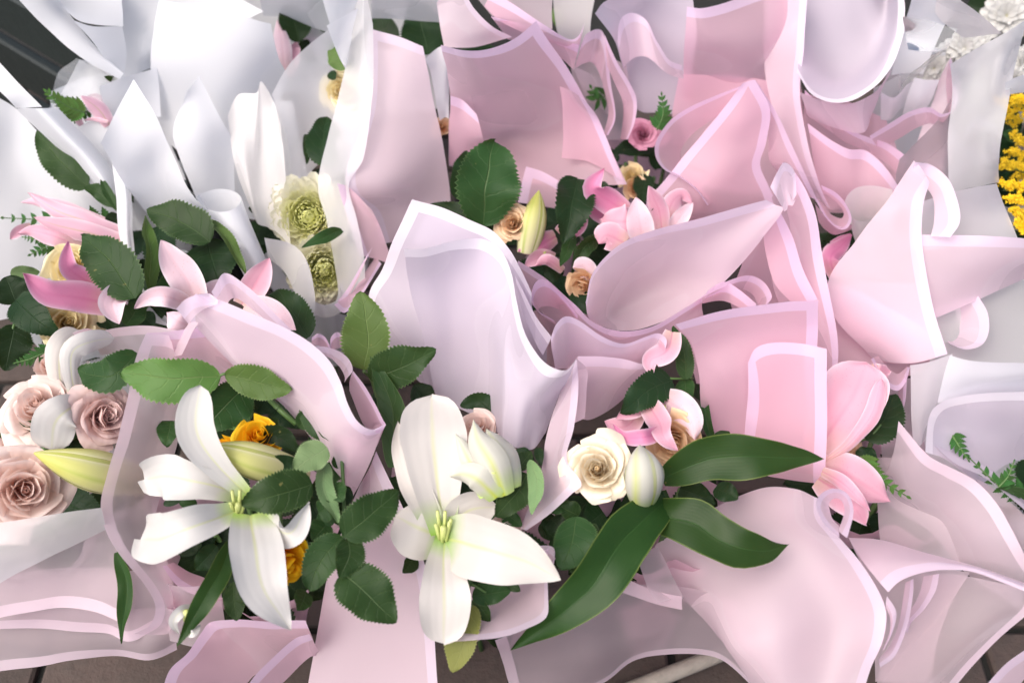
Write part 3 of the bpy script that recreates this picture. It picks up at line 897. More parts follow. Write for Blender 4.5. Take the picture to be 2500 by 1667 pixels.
# ---- 2: front middle, big lilac-white roll
sheet('2', 5, "482,290,58 620,288,58 800,240,58 980,220,57.5 1100,290,57 1170,420,56 1205,600,55 1260,820,54 1350,975,53 1440,1045,52.5 1530,1055,52.5 1590,975,52 / 530,560,51 650,560,51 800,540,51 950,560,51.5 1060,640,51.5 1110,760,51 1140,880,50.5 1190,990,50 1270,1100,50 1360,1160,50 1440,1170,49 1530,1110,48.5 / 620,900,44 700,900,44 820,900,44 930,930,44.5 1040,980,45.5 1095,1080,46.5 1118,1160,47 1160,1230,47 1240,1290,47 1320,1310,46 1400,1300,45 1470,1220,45 / 690,1230,38 740,1260,38 830,1290,38 930,1340,38.5 1030,1400,40 1100,1460,42 1120,1490,43 1160,1525,43 1220,1548,43 1290,1560,42 1340,1540,42 1400,1450,42", 'lilac', 't', k=9, wob=0.0015)
sheet('2', 5, "@57:53 540,-25 720,20 900,95 1050,165 1150,275 1225,400 1295,560 / @53:50 430,200 620,250 800,300 950,350 1080,420 1180,500 1300,650 / @48:47 350,410 550,500 750,550 900,600 1050,650 1200,700 1350,800 / @43 255,620 420,800 600,900 800,900 1000,900 1200,900 1400,900 / @37 380,950 520,1080 650,1180 800,1150 1000,1150 1200,1100 1400,1000", 'lilac', 'tl', k=7)
sheet('2', 5, "@54.5:52 662,-5 790,60 940,130 1070,210 1160,310 1220,430 / @51:49.5 530,245 700,270 850,300 960,330 1070,400 1170,500", 'lilac', 'tl')
sheet('2', 5, "@53:49 1180,460 1250,580 1330,730 1420,850 / @49:46 1210,620 1260,760 1320,890 1370,965", 'lilac', 't')
sheet('2', 5, "1590,955,47 1750,962,47 1900,985,46.5 2020,1015,46.5 2100,995,47 2150,930,48 2160,860,49 2110,822,49.5 2030,845,49 1900,885,49 1750,835,50 1600,742,51 1510,715,51.5 1450,765,51.5 1410,860,51 / 1600,1190,43 1680,1180,43 1800,1170,42.5 1920,1130,42.5 2020,1080,43 2050,1040,43 2050,1000,44 2010,960,44 1950,970,44 1850,990,44 1740,970,45 1620,900,46 1530,880,46 1480,900,47 1430,950,47 / 1610,1350,39 1670,1362,39 1760,1320,39 1850,1260,39 1930,1190,39 1980,1130,39 1960,1090,39 1920,1080,39 1850,1090,39 1780,1100,39 1700,1100,40 1600,1080,40 1530,1050,40 1480,1040,41 1450,1060,41", 'pale', 't', k=6)
sheet('2', 8, "1590,-500,51 1595,-300,49 1560,-60,47 1520,130,46 1618,285,46 1560,355,45 1400,492,44 1280,582,43 / 1560,-470,49 1500,-220,47 1470,-20,45 1450,150,44 1500,260,45 1450,350,44 1340,470,43 1262,575,42 / 1530,-440,47 1420,-110,45 1385,20,44 1370,150,43 1345,260,42 1310,370,42 1270,490,42 1242,572,42", 'pale', 't')
sheet('2', 5, "@50:45 1585,985 1655,1060 1650,1200 1640,1360 / @47:43 1560,1020 1560,1100 1560,1250 1570,1400", 'pale', '')
sheet('2', 8, "@40:42 700,1305 960,1292 1120,1272 1270,1222 1392,1152 1410,1020 1406,880 / @36:39 800,1150 980,1130 1120,1100 1230,1060 1300,1000 1330,900 1340,800 / @32:35 900,900 1000,900 1100,900 1200,880 1260,850 1300,800 1310,750", 'pale', 't')
sheet('2', 8, "1290,700,41 1370,684,42 1435,700,43 1446,760,42.5 1415,805,42 1388,765,42 1384,715,42 1420,690,42.5 / 1300,800,38 1360,830,38 1400,860,38.5 1425,860,38.5 1415,870,38 1400,870,38 1395,850,38 1405,840,38", 'pale', 't')
# ---- 1: front left
sheet('1', 7, "@52:31 935,-660 870,-500 820,-250 760,0 690,220 647,420 680,600 790,790 920,950 995,1080 970,1190 860,1250 / @49:29 1100,-640 1080,-450 1050,-200 1010,0 900,220 840,430 870,610 960,800 1060,950 1100,1080 1080,1190 1000,1260 / @40:26 1200,-500 1180,-300 1150,-100 1120,100 1050,300 1000,480 1010,640 1060,800 1110,950 1120,1060 1110,1180 1100,1250", 'mauve', 'tl', k=5)
sheet('1', 4, "@57:50 1240,575 1390,610 1600,690 1800,780 1980,880 2100,990 2170,1120 2210,1260 2280,1380 2370,1432 2450,1400 / @55:47 1180,655 1340,740 1520,830 1690,910 1850,1010 1960,1110 2045,1220 2105,1340 2170,1450 2280,1530 2400,1540 / @52:44 1205,745 1330,860 1480,990 1640,1080 1780,1150 1890,1240 1980,1360 2050,1480 2110,1590 2200,1700 2330,1700 / @48:40 1330,860 1470,1010 1590,1110 1700,1190 1800,1270 1900,1380 2000,1500 2080,1620 2120,1750 2180,1850 2250,1860", 'pale', 'tl', k=7)
sheet('1', 4, "@55:53 1345,555 1425,440 1560,520 1700,640 1850,790 / @52:51 1400,660 1480,590 1580,650 1700,740 1850,850", 'pale', 't')
sheet('1', 4, "1125,650,57 1190,590,57 1270,562,57 1345,558,56.5 1400,600,56.5 / 1205,745,55.5 1250,690,56 1310,650,56 1370,630,56 1400,625,56", 'pale', 't')
sheet('1', 4, "@50:51 930,820 1060,815 1180,800 1265,790 / @45:47 1000,1000 1150,1000 1350,1010 1540,1060 / @40:42 1050,1200 1250,1200 1450,1250 1700,1300", 'pink', 't')
sheet('1', 4, "@54:49 1265,755 1215,830 1160,950 / @52:47 1210,740 1150,830 1110,960", 'pale', '')
sheet('3', 4, "@45:46 585,830 750,785 950,770 1130,800 / @41:42 650,960 800,950 950,950 1100,950", 'mauve', 't')
sheet('1', 5, "@47 -100,850 -60,825 -10,850 20,900 25,850 60,815 110,830 / @43 -110,920 -60,900 -20,930 20,970 50,930 80,910 110,910", 'pink', 't')
sheet('1', 5, "@50:48 -60,905 20,915 100,950 150,1000 165,1060 135,1095 / @48:46 -50,960 20,980 70,1020 100,1060 115,1100 110,1130", 'pale', 't')
sheet('1', 5, "@50:49 165,1060 230,1150 300,1270 350,1370 365,1402 330,1432 / @46 150,1110 190,1210 240,1310 280,1390 295,1410 290,1432 / @41 140,1180 180,1290 220,1390 250,1440 265,1460 270,1470", 'pink', 't')
sheet('1', 8, "50,-330,50 100,-220,50 180,-110,50 260,-55,50 330,-60,50 368,-90,49.5 / 80,-100,47 110,-30,46 160,30,46 220,60,46 280,50,46 330,20,46 / 92,200,43 110,260,42 140,290,42 180,260,42 230,200,42 270,140,42 / 95,340,40 115,390,39 140,395,39 175,345,39 215,280,39 240,230,39", 'pink', 't')
sheet('1', 8, "@44:31 305,75 395,260 500,480 580,680 640,900 678,1150 700,1400 715,1680 / @42:28 260,200 290,400 350,620 400,800 420,1000 430,1250 440,1450 440,1680 / @37:23 200,300 120,500 50,700 0,900 -40,1100 -80,1300 -110,1500 -130,1680", 'pale', 't', k=6)
sheet('1', 7, "@30:34 1030,1680 1085,1480 1200,1370 1280,1250 1340,1180 1500,1163 1750,1172 1960,1165 / @27:31 1250,1680 1280,1540 1340,1440 1400,1360 1480,1310 1600,1290 1800,1290 2000,1280 / @22:26 1480,1750 1500,1680 1530,1620 1570,1570 1620,1520 1720,1480 1850,1430 2020,1400", 'pink', 't', k=6)
sheet('1', 7, "@33:35 1530,1680 1640,1510 1760,1385 1890,1275 1985,1240 / @29:31 1680,1720 1750,1620 1850,1510 1950,1410 2030,1350", 'pink', 't')
sheet('1', 7, "@34:33 1030,820 1080,910 1160,980 1260,1020 / @31 1110,800 1200,860 1300,900 1350,940", 'pink', 't')
# ---- 3: bottom left, thin mauve film
sheet('3', 7, "@43:44 -60,555 300,508 640,462 / @41:42 -60,760 300,640 655,530 / @38:40 -60,960 300,775 668,592", 'frost', '')
sheet('3', 7, "@31:30 -60,1160 200,1112 400,1085 600,1112 770,1175 / @33:33 -60,1000 250,900 450,850 650,850 800,950 / @36 -60,800 250,700 450,640 650,560 760,640", 'mauve', 't')
sheet('3', 7, "@27:26 -60,1235 200,1225 450,1245 680,1250 790,1295 870,1290 1000,1225 1125,1215 / @30:29 -60,1080 200,1060 450,1060 680,1080 790,1110 870,1080 1000,1050 1110,1030 / @32 -60,900 200,850 450,830 680,830 790,850 870,850 1000,850 1080,850", 'mauve', 't')
sheet('3', 7, "@22:23 -60,1508 250,1465 500,1415 750,1385 950,1410 1130,1345 / @25:26 -60,1300 250,1290 500,1270 750,1270 950,1290 1120,1220 / @28 -60,1100 250,1100 500,1080 750,1080 950,1080 1100,1050", 'mauve', 't')
# ---- 4: centre right
sheet('4', 6, "@54 140,768 380,685 700,640 1038,600 / @50 235,890 450,860 720,835 1035,800 / 285,1090,46 480,1080,47 740,1080,46 1030,1060,46 / @42 300,1320 500,1320 740,1330 1045,1320 / @38 400,1500 560,1560 760,1600 1085,1640", 'pink', 'tr', k=7)
sheet('4', 6, "590,1020,49 640,930,50 750,890,50.5 930,885,50.5 1102,915,50.5 / @45.8 590,1250 680,1240 800,1230 950,1230 1096,1240 / @41 562,1480 680,1560 800,1600 950,1620 1088,1640 / @38 570,1640 690,1720 810,1740 950,1760 1085,1780", 'pink', 'lrt', k=7)
sheet('4', 9, "@47:36 1045,400 1065,520 1175,640 1320,800 1430,970 1477,1130 1450,1300 1370,1470 1310,1660 / @43.5:32.5 900,330 900,480 980,640 1070,830 1130,1000 1160,1150 1160,1300 1120,1470 1080,1660 / 700,310,41 700,470,39.5 720,640,38.2 720,860,37.8 720,1000,37.5 740,1160,37 760,1330,36 780,1480,34.5 800,1660,32 / 430,420,38 420,560,36.5 390,720,35.5 380,880,34.5 400,1010,34 410,1140,33.5 480,1330,32.5 570,1480,31 680,1660,28 / @33:25 0,690 0,770 70,870 150,975 230,1075 315,1165 395,1265 505,1410 640,1640", 'pale', 't', k=6)
sheet('4', 9, "1228,645,46.5 1264,480,48 1228,365,49 1140,328,49.5 1060,370,49 1038,450,48.5 1088,560,47.5 1180,640,47 / 1168,600,45 1195,480,45 1175,410,46 1135,395,46.5 1108,420,46.5 1108,460,46 1130,520,46 1170,570,45", 'pale', 't')
sheet('4', 9, "@43:44 1470,985 1560,910 1700,870 1880,848 2050,868 2420,1010 / @42:44 1340,820 1480,780 1700,790 1880,810 2080,850 2420,980 / @39:43 1235,640 1450,650 1700,730 1900,790 2100,845 2420,955", 'pale', 't')
sheet('4', 9, "@42:39 1480,1010 1540,1110 1520,1240 1470,1350 / @40:37 1470,1080 1495,1150 1490,1250 1450,1360", 'pale', 't')
sheet('4', 9, "@42:38 1645,905 1640,1040 1605,1230 1530,1400 1430,1475 / @39:36 1590,930 1575,1050 1545,1220 1490,1340 1420,1420", 'pale', 't')
sheet('4', 9, "@42:37 1815,870 1790,980 1720,1090 1640,1170 1610,1240 / @39:35 1720,890 1700,980 1660,1060 1610,1130 1590,1200", 'pale', 't')
sheet('4', 8, "1190,1640,14 1480,1680,13 1750,1580,14 1940,1430,17 2180,1375,18 2400,1385,19 2560,1440,19 2740,1620,18 / @22:26 1120,1430 1450,1420 1700,1380 1900,1280 2150,1200 2350,1200 2500,1230 2650,1300 / @32:33 1060,1290 1400,1170 1650,1040 1850,960 2100,930 2300,960 2450,1000 2600,1050", 'mauve', 'tl', k=7)
sheet('4', 8, "@35:33 1780,960 1900,1010 2060,1060 2260,1100 / @36:35 1850,880 1950,930 2080,980 2260,1010", 'pale', '')
sheet('4', 8, "@38:35 1980,740 2020,860 2060,970 2110,1050 / @37:34 2110,700 2160,780 2220,900 2280,1020", 'mauve', '')
# ---- 7 and 8: lower right
sheet('7', 9, "@46:41 1545,-100 1720,100 1900,195 2060,285 2200,440 2300,620 2420,880 / @41:38 1500,150 1600,290 1740,380 1880,460 2000,600 2140,760 2360,960 / @35:34 1400,350 1500,450 1620,520 1750,600 1850,720 2000,880 2300,1080", 'mauve', 't', k=6)
sheet('7', 9, "2450,1010,41 2425,1095,40 2160,1320,38 1870,1660,36 / 2200,930,39 2150,1110,37 1960,1350,35 1700,1660,33 / 1950,880,37 1880,1120,35 1740,1350,33 1560,1660,31 / 1700,880,36 1640,1150,33 1480,1350,31 1400,1660,29", 'mauve', 't', k=6)
sheet('8', 9, "@38:37 2450,1290 2250,1440 2050,1660 / @35:34 2450,1450 2350,1560 2250,1700", 'pale', 't')
sheet('8', 6, "1722,1570,46 1745,1360,48 1800,1275,49.5 1930,1225,50 2150,1200,51 2450,1190,51 / 1850,1620,44 1870,1480,45 1930,1410,46 2030,1380,46.5 2200,1370,47 2450,1370,47 / 2120,1830,39 2140,1750,39 2180,1700,39.5 2250,1650,40 2340,1620,40 2450,1600,40", 'lilac', 't', k=7)
sheet('8', 6, "@54 1880,955 2000,985 2150,1000 2460,1020 / @52 1840,1080 1980,1100 2150,1110 2460,1110 / @49 1795,1260 1930,1230 2150,1210 2460,1200", 'white', '')
sheet('8', 6, "@46 1620,1035 1750,1005 1890,955 / @43 1640,1300 1720,1280 1800,1235 / @40 1660,1570 1700,1545 1735,1490", 'frost', '')
sheet('8', 9, "@46:43 1735,0 1900,150 2110,265 2300,420 2450,560 / @44:41 1790,-30 1950,100 2140,220 2330,360 2450,450", 'lilac', '')
sheet('8', 9, "@38:42 1420,120 1750,150 2100,280 2450,600 / @36:40 1420,450 1750,480 2150,560 2450,780 / @33:36 1450,760 1780,800 2150,840 2450,940", 'mauve', '')
sheet('7', 6, "@45:43 1380,985 1460,1140 1540,1192 1600,1130 1622,1035 / @43:42 1420,960 1480,1040 1540,1080 1580,1050 1600,1030", 'pink', 't')
sheet('7', 6, "@44:40 1620,1040 1600,1250 1570,1390 1640,1500 1740,1600 / @41:38 1560,1180 1560,1290 1530,1400 1580,1540 1680,1660", 'pink', 't')
# ---- 6: right pink
sheet('6', 6, "@58:45 1745,-150 1700,0 1690,200 1730,430 1800,720 1867,955 / @57.5:43 1690,-235 1570,0 1490,200 1440,450 1520,720 1620,1020 / @57:39 1645,-282 1440,20 1280,240 1115,485 1150,720 1390,990", 'pale', 't', k=8)
sheet('6', 6, "@58:54 1648,-282 1760,-255 1870,-155 1925,-10 1932,110 1870,200 / @56:53 1620,-190 1700,-140 1760,-60 1770,30 1765,120 1745,200", 'pale', 't')
sheet('6', 6, "@52.5:54 1640,190 1950,190 2150,200 2480,222 / @50:51 1680,400 1950,400 2150,380 2480,350 / @46:47 1740,740 1980,640 2150,570 2480,410", 'pale', 't')
sheet('6', 6, "@47:45 2060,575 2125,690 2135,800 2085,888 1980,915 1880,880 / @44:43 1900,640 1930,720 1940,790 1930,830 1900,860 1860,860", 'pale', 't')
sheet('6', 6, "@45 1700,690 2100,540 2480,380 / @43 1740,860 2120,850 2480,820 / @42 1760,1060 2150,1080 2480,1100", 'frost', '')
sheet('6', 3, "@51:56 1680,1300 1930,1225 2182,1172 / @49:52 1650,1420 1940,1380 2245,1330 / @46:49 1630,1600 2000,1580 2325,1530", 'frost', '')
sheet('6', 3, "1515,1212,45 1400,1185,46 1280,1200,46 1203,1290,45.5 1250,1390,45 1340,1405,44 1430,1350,43 / 1510,1400,41 1420,1360,41 1330,1370,41 1260,1420,41 1265,1480,41 1320,1500,41 1400,1450,41 / 1490,1540,37 1420,1520,37 1350,1530,37 1300,1560,37 1300,1600,37 1340,1600,37 1400,1560,37", 'ivory', '')
# ---- 13: tall pink, back right
sheet('13', 3, "@60 212,48 310,58 450,20 620,-45 960,-140 / @56 195,250 350,280 520,280 700,250 940,150 / @49 175,500 350,520 550,540 720,520 920,450 / @43 158,720 350,750 550,760 750,760 960,800", 'pink', 't')
sheet('13', 3, "915,470,55.5 990,590,56 1130,652,56 1280,632,56 1420,540,56.5 1520,400,57 1578,220,58 1595,50,59 1585,-90,60 / 920,400,55 1020,535,55 1140,582,55.2 1265,562,55.2 1380,485,55.6 1465,370,56.4 1530,205,57.4 1552,50,58.6 1548,-90,59.6 / 925,180,54.5 1050,330,52.5 1150,400,51.5 1270,380,51.5 1370,310,52 1430,220,53 1460,120,54 1470,0,55 1470,-90,56 / @57:58 930,-90 1020,-90 1100,-90 1180,-90 1250,-90 1300,-90 1340,-90 1370,-90 1400,-90", 'lilac', 't')
sheet('13', 3, "@54:54 920,590 1080,650 1250,655 1400,575 1510,430 / @49:50 980,740 1130,800 1320,840 1380,720 1450,560", 'pale', '')
sheet('13', 3, "@61:44 985,-90 965,100 945,300 925,450 925,620 955,800 1000,1000 1050,1180 1110,1325 / @58:41 720,-90 720,100 700,300 690,450 720,620 780,800 840,1000 920,1150 1040,1270", 'pale', 't')
sheet('13', 3, "@52:47 950,570 1080,690 1200,800 1330,865 1480,915 1625,1010 / @48:44 960,730 1100,830 1200,900 1330,960 1450,1020 1570,1130", 'pink', 't')
sheet('13', 3, "@50:46 965,785 1100,880 1230,945 1340,960 1450,1050 1545,1190 / @45:42 1010,1050 1130,1130 1220,1170 1310,1200 1400,1250 1500,1320 / @40:39 1070,1320 1140,1340 1200,1340 1300,1360 1400,1420 1480,1440", 'pink', 't')
sheet('13', 3, "1010,1265,45 1080,1390,45 1150,1458,45 1215,1462,45.5 1250,1400,46 1222,1320,46 1150,1235,46 1060,1185,46 / 1070,1300,43 1110,1370,43 1160,1400,43 1190,1400,43.5 1200,1370,44 1180,1330,44 1130,1280,44 1080,1240,44", 'pink', 't')
sheet('13', 3, "@45 1020,1300 1090,1400 1160,1460 1250,1440 / @42 1050,1420 1090,1470 1150,1500 1255,1465", 'pink', '')
sheet('13', 3, "@50:55 1370,872 1500,790 1620,715 1740,690 1830,735 1915,695 1947,600 1915,480 1880,368 / @46:52 1430,960 1560,880 1650,820 1740,790 1800,800 1850,760 1860,650 1855,550 1862,450", 'pink', 't')
sheet('13', 3, "@52:42 1815,515 1775,650 1710,790 1640,980 1555,1180 / @53:43 1880,385 1905,600 1865,800 1870,950 1835,1120", 'pale', '')
sheet('13', 3, "@52:46 560,535 400,600 230,680 90,780 5,900 0,1000 60,1085 160,1130 270,1210 340,1310 / @46:43 580,600 450,700 330,790 240,860 180,930 160,1000 180,1060 230,1110 300,1190 360,1290", 'pink', 't', k=6)
sheet('13', 3, "@57 560,535 600,518 637,512 / @53.5 400,740 570,750 738,700 / @50 245,925 480,950 715,900 / @47 95,1100 400,1150 675,1060 / @43 -60,1280 300,1350 740,1250 / @39 -40,1420 320,1460 780,1420", 'pink', 'lr', k=7)
sheet('13', 3, "@56:45 640,515 755,700 865,930 965,1140 1035,1275 / @50:42 680,720 710,880 720,1020 790,1120 900,1220", 'pink', 't')
sheet('13', 2, "@60 1700,95 1760,20 1900,-30 2100,-70 2320,-70 / @55 1830,270 1900,160 2000,130 2150,150 2340,200 / @49 1900,460 1980,430 2080,430 2200,450 2330,480 / @43 1960,700 2020,730 2100,730 2200,740 2320,740", 'lilac', '')
sheet('13', 2, "@57.5:55 1840,260 1860,130 1940,80 2030,120 2100,260 2170,370 2260,410 / @53:52 1880,420 1950,360 2020,350 2080,390 2130,440 2190,480 2270,500", 'pale', 't')
sheet('13', 2, "@57:46 1770,230 1850,400 1930,530 1970,640 1952,780 1910,890 / @53:43 1790,420 1830,520 1870,620 1880,700 1875,800 1860,890", 'pink', 't')
# ---- 16: top edge
sheet('16', 2, "@56:47 1615,290 1660,220 1755,198 1795,330 1812,550 1832,750 1790,870 / @52:45 1575,440 1640,410 1700,410 1745,490 1775,600 1795,720 1765,850", 'pink', 't')
sheet('16', 2, "@50:45 1560,430 1680,480 1800,560 / @45:43 1650,650 1720,680 1800,740", 'mauve', '')
sheet('16', 2, "@62:58 860,-70 930,60 1050,180 1180,245 / @60:55 780,-70 810,80 870,210 930,300 / @58:54 688,-70 700,80 718,200 735,300", 'pale', 't')
sheet('16', 2, "@62:58 1060,-50 1240,70 1400,170 1540,250 1605,225 1638,138 / @60:55 1000,50 1090,140 1260,220 1440,270 1550,310 1605,280", 'pink', 't')
sheet('16', 2, "@60:57 1040,105 1250,160 1440,245 1600,285 / @54:53 1150,250 1320,290 1470,360 1560,440", 'pink', 't')
sheet('16', 2, "@62 900,-80 1150,-80 1432,-80 / @59 1050,100 1250,140 1442,185", 'mauve', '')
# ---- 9..12: white papers, upper left
sheet('10', 1, "@62:52 100,-30 280,170 510,370 765,515 / @61:52 360,-30 465,120 610,300 782,490", 'white', '', bulge=1.0)
sheet('10', 1, "@60:57 350,-30 470,125 600,168 782,170 / @58 420,-80 560,-40 660,-30 775,-60", 'white', '')
sheet('10', 1, "@60:57 470,125 600,168 780,170 / @56:54 610,310 690,330 786,330 / @51 765,510 778,505 788,490", 'white', '', bulge=0.6)
sheet('10', 1, "@57.5:56 758,-40 1000,-40 1400,-40 1680,75 / @52 782,250 900,240 1020,280 1250,300 / @47 788,500 880,480 990,440 1150,450", 'white', '')
sheet('10', 1, "@59 1015,12 1250,48 1500,80 1738,140 / @53 978,350 1230,390 1500,400 1768,340 / @47 995,620 1200,660 1450,690 1798,525 / @41 1050,900 1200,1000 1400,1000 1650,900", 'white', '', bulge=0.8)
sheet('9', 1, "@55:60 638,905 740,700 848,510 / @51:57 735,1065 895,900 1015,740 / @47:53 830,1205 1000,1060 1135,970 / @43:49 950,1345 1120,1250 1275,1265 / @40:45 1100,1500 1260,1420 1430,1430", 'white', '', bulge=0.8)
sheet('9', 1, "@53 1185,590 1230,535 1273,486 / @49.5 1120,800 1260,820 1402,760 / @46 1150,1000 1300,1020 1477,920 / @42 1250,1270 1390,1240 1498,1215", 'white', '', bulge=0.5)
sheet('11', 1, "1455,740,49 1520,600,50 1640,590,51 1668,520,52 1742,640,50 1792,800,49 / 1500,1050,45 1565,1050,46 1620,1085,45 1670,950,46 1750,1000,46 1822,1100,45 / @41 1640,1425 1650,1440 1670,1450 1710,1460 1780,1500 1850,1570", 'ivory', '')
sheet('11', 1, "@57:50 2115,165 1980,280 1860,410 1742,612 / @50:46 2230,450 2100,550 1960,680 1830,900 / @43:41 2250,900 2100,1000 1980,1100 1860,1250", 'frost', '')
sheet('12', 1, "@62 2050,-50 2150,-50 2300,-50 / @58 2112,170 2180,140 2260,90", 'white', '')
sheet('12', 2, "@60 0,172 100,120 200,58 / @57 60,350 100,290 160,220 / @54 105,442 118,420 128,390", 'white', '')
sheet('12', 2, "@57:55 770,330 720,300 620,380 / @52 775,480 740,500 660,480 / @47 770,750 745,740 710,760", 'white', '')
sheet('12', 1, "@58 1650,-50 1850,-50 2200,-50 / @50 1680,100 1850,120 2100,200", 'frost', '')
sheet('12', 2, "@60 260,-60 450,-60 700,-60 / @53 280,120 450,130 720,150", 'frost', '')
sheet('9', 1, "@53:44 362,686 482,815 620,960 716,1100 748,1262 / @55:45.5 240,690 400,850 545,1000 665,1150 742,1275 / @52.5:43.5 106,696 268,862 430,1012 580,1165 735,1292", 'white', '', bulge=0.0)
sheet('9', 1, "@58:54 -60,340 130,540 277,692 / @56:53 -60,520 50,630 108,696", 'white', '')
sheet('9', 1, "@52:42 -60,600 110,700 270,862 430,1012 600,1180 742,1292 / @46:40 -60,950 80,980 200,1060 350,1160 550,1280 742,1350 / @40:36 -60,1400 100,1400 250,1400 400,1430 560,1470 742,1500 / @34:30 -60,2060 80,2030 200,1990 400,1900 560,1850 742,1800", 'white', '')
sheet('9', 1, "@52 640,560 800,500 992,430 / @46 690,790 830,750 1018,745", 'white', '')
sheet('9', 1, "@48.5 483,820 570,780 674,762 / @46 600,955 650,955 705,950 / @43 700,1085 718,1088 735,1085", 'white', '')
sheet('9', 1, "@49:40 712,1048 742,1250 768,1500 850,1800 928,2020 1070,2080 / @49:40 790,1130 815,1300 830,1520 880,1790 945,1950 1100,2095 / @46:38 835,1205 852,1350 858,1500 895,1760 955,1890 1115,2080", 'white', '')
sheet('9', 1, "1270,1240,46.5 1390,1207,47 1500,1225,47 1546,1280,47.5 1500,1335,48 1400,1356,48 1300,1325,47.5 1258,1270,47 1275,1238,46.5 / 1440,1540,42 1520,1490,42 1600,1500,42 1645,1540,43 1660,1600,43.5 1620,1650,43.5 1560,1650,43 1480,1600,42.5 1440,1545,42 / 1560,1760,38 1620,1690,38 1680,1690,38 1715,1730,38 1715,1770,39 1680,1810,39 1620,1810,39 1570,1790,38 1560,1765,38", 'white', '')
sheet('11', 4, "@46:41 1690,212 1850,240 1942,330 1992,480 2010,640 1988,760 1942,832 / @41:38 1720,350 1800,410 1850,490 1880,570 1905,640 1920,710 1930,770", 'frost', '')
sheet('11', 4, "@42:40 2010,620 2080,640 2160,590 2175,480 / @38 2000,700 2080,720 2180,680 2220,560", 'frost', '')
# ---- 14: white, top right
sheet('14', 3, "@62 1640,-60 1800,-60 1980,-60 / @56 1590,150 1700,180 1830,200 / @50 1500,480 1580,470 1700,480", 'white', '')
sheet('14', 3, "@64:60 1900,-40 2050,80 2210,215 / @60:56 1700,-40 1800,120 1950,240", 'ivory', '')
sheet('14', 3, "@60:62 1878,410 2050,310 2230,210 2360,120 / @56:58 1890,600 2000,560 2150,540 2300,400 / @51:53 1870,900 1980,880 2100,860 2205,900 / @46 1880,1240 1980,1210 2080,1195 2190,1170", 'frost', '')
sheet('14', 3, "@52 1435,590 1520,620 1600,540 1640,520 / @47 1440,760 1500,760 1560,700 1620,650", 'white', '')
sheet('14', 3, "@54 1660,500 1730,515 1815,515 / @50 1610,640 1680,660 1760,650 / @45 1560,800 1620,800 1690,760", 'white', '')
sheet('14', 3, "@50 1500,430 1560,480 1610,560 / @46 1440,600 1500,640 1580,600", 'frost', '')
sheet('14', 3, "@59 2240,540 2300,500 2400,460 / @54 2230,620 2300,600 2400,590", 'white', '')
sheet('14', 3, "@62:60 1590,95 1750,130 1918,182 / @59:58 1590,230 1720,260 1860,280 / @58:57 1600,320 1700,330 1830,330", 'clear', '', name='cellophane_sheet', wob=0.006)
sheet('14', 3, "@60:50 1918,190 1850,300 1720,400 1640,480 1560,600 / @57:48 1905,260 1860,330 1760,420 1660,520 1600,640", 'clear', '', name='cellophane_sheet', wob=0.006)
sheet('10', 1, "@54:52 505,375 380,480 300,690 / @52:50 640,440 560,560 480,690 / @49 745,510 700,620 640,720", 'clear', '', name='cellophane_sheet', wob=0.006)
sheet('10', 1, "@52:50 500,380 600,400 760,515 / @47 390,600 520,640 660,700 / @44 320,700 450,780 640,800", 'frost', '')

# ---- backing films that close the gaps between the folds
sheet('14', 3, "@50 1400,560 1600,470 1860,480 / @44 1380,800 1600,760 1850,760 / @38 1430,1050 1600,1020 1800,1020", 'frost', '')
sheet('14', 3, "@53 1490,200 1650,240 1860,330 / @48 1450,480 1620,500 1850,520", 'white', '')
sheet('13', 2, "@50 1540,400 1700,320 1900,420 / @44 1600,680 1750,650 1950,700 / @38 1700,900 1850,900 2000,900", 'mauve', '')
sheet('13', 2, "@57 1430,-60 1560,-60 1720,-60 / @52 1460,170 1560,200 1680,220 / @47 1520,360 1600,380 1720,400", 'ivory', '')
sheet('5', 6, "@45:48 560,360 700,200 830,60 / @41 480,600 700,500 930,420 / @36 560,800 760,760 1000,760", 'pink', '')
sheet('13', 3, "@47 940,600 1200,640 1480,760 / @42 960,900 1250,950 1560,1050 / @37 1050,1350 1250,1350 1500,1350", 'pink', '')
sheet('6', 3, "@50:52 1560,1010 1780,800 1880,620 / @45 1540,1180 1720,1100 1880,1000 / @40 1600,1350 1750,1330 1900,1300", 'mauve', '')
sheet('13', 3, "@50 150,480 500,480 760,520 / @43 100,800 450,850 800,900 / @38 150,1150 500,1250 850,1250", 'pink', '')
sheet('6', 6, "@42 1120,520 1400,500 1750,500 / @40 1080,750 1400,760 1760,780 / @37 1150,1000 1450,1080 1800,1100", 'pink', '')
sheet('7', 6, "@40 1480,1130 1640,1100 1850,1080 / @36 1440,1350 1620,1330 1800,1350 / @33 1450,1650 1600,1700 1800,1750", 'mauve', '')
sheet('8', 6, "@43 1740,1050 2000,1080 2460,1090 / @38 1700,1400 2000,1450 2460,1450 / @34 1800,1800 2100,1900 2460,1950", 'frost', '')
sheet('4', 6, "@42 140,780 500,720 1000,640 / @38 240,1100 600,1100 1060,1080 / @34 350,1500 700,1550 1080,1560", 'pink', '')
sheet('12', 1, "@52 1500,-60 1800,-60 2200,-60 / @46 1600,250 1850,300 2150,300 / @40 1700,600 1900,600 2150,600", 'frost', '')
sheet('12', 2, "@52 100,-60 400,-60 720,-60 / @46 150,250 450,280 740,280 / @40 250,700 500,700 760,700", 'frost', '')
sheet('10', 1, "@47 300,600 600,480 1000,420 / @42 350,800 650,800 1050,800 / @36 500,1100 800,1150 1200,1150", 'white', '')
sheet('11', 1, "@46 1480,700 1700,650 1850,650 / @41 1450,1050 1700,1050 1950,1050 / @36 1500,1400 1800,1420 2050,1420", 'white', '')
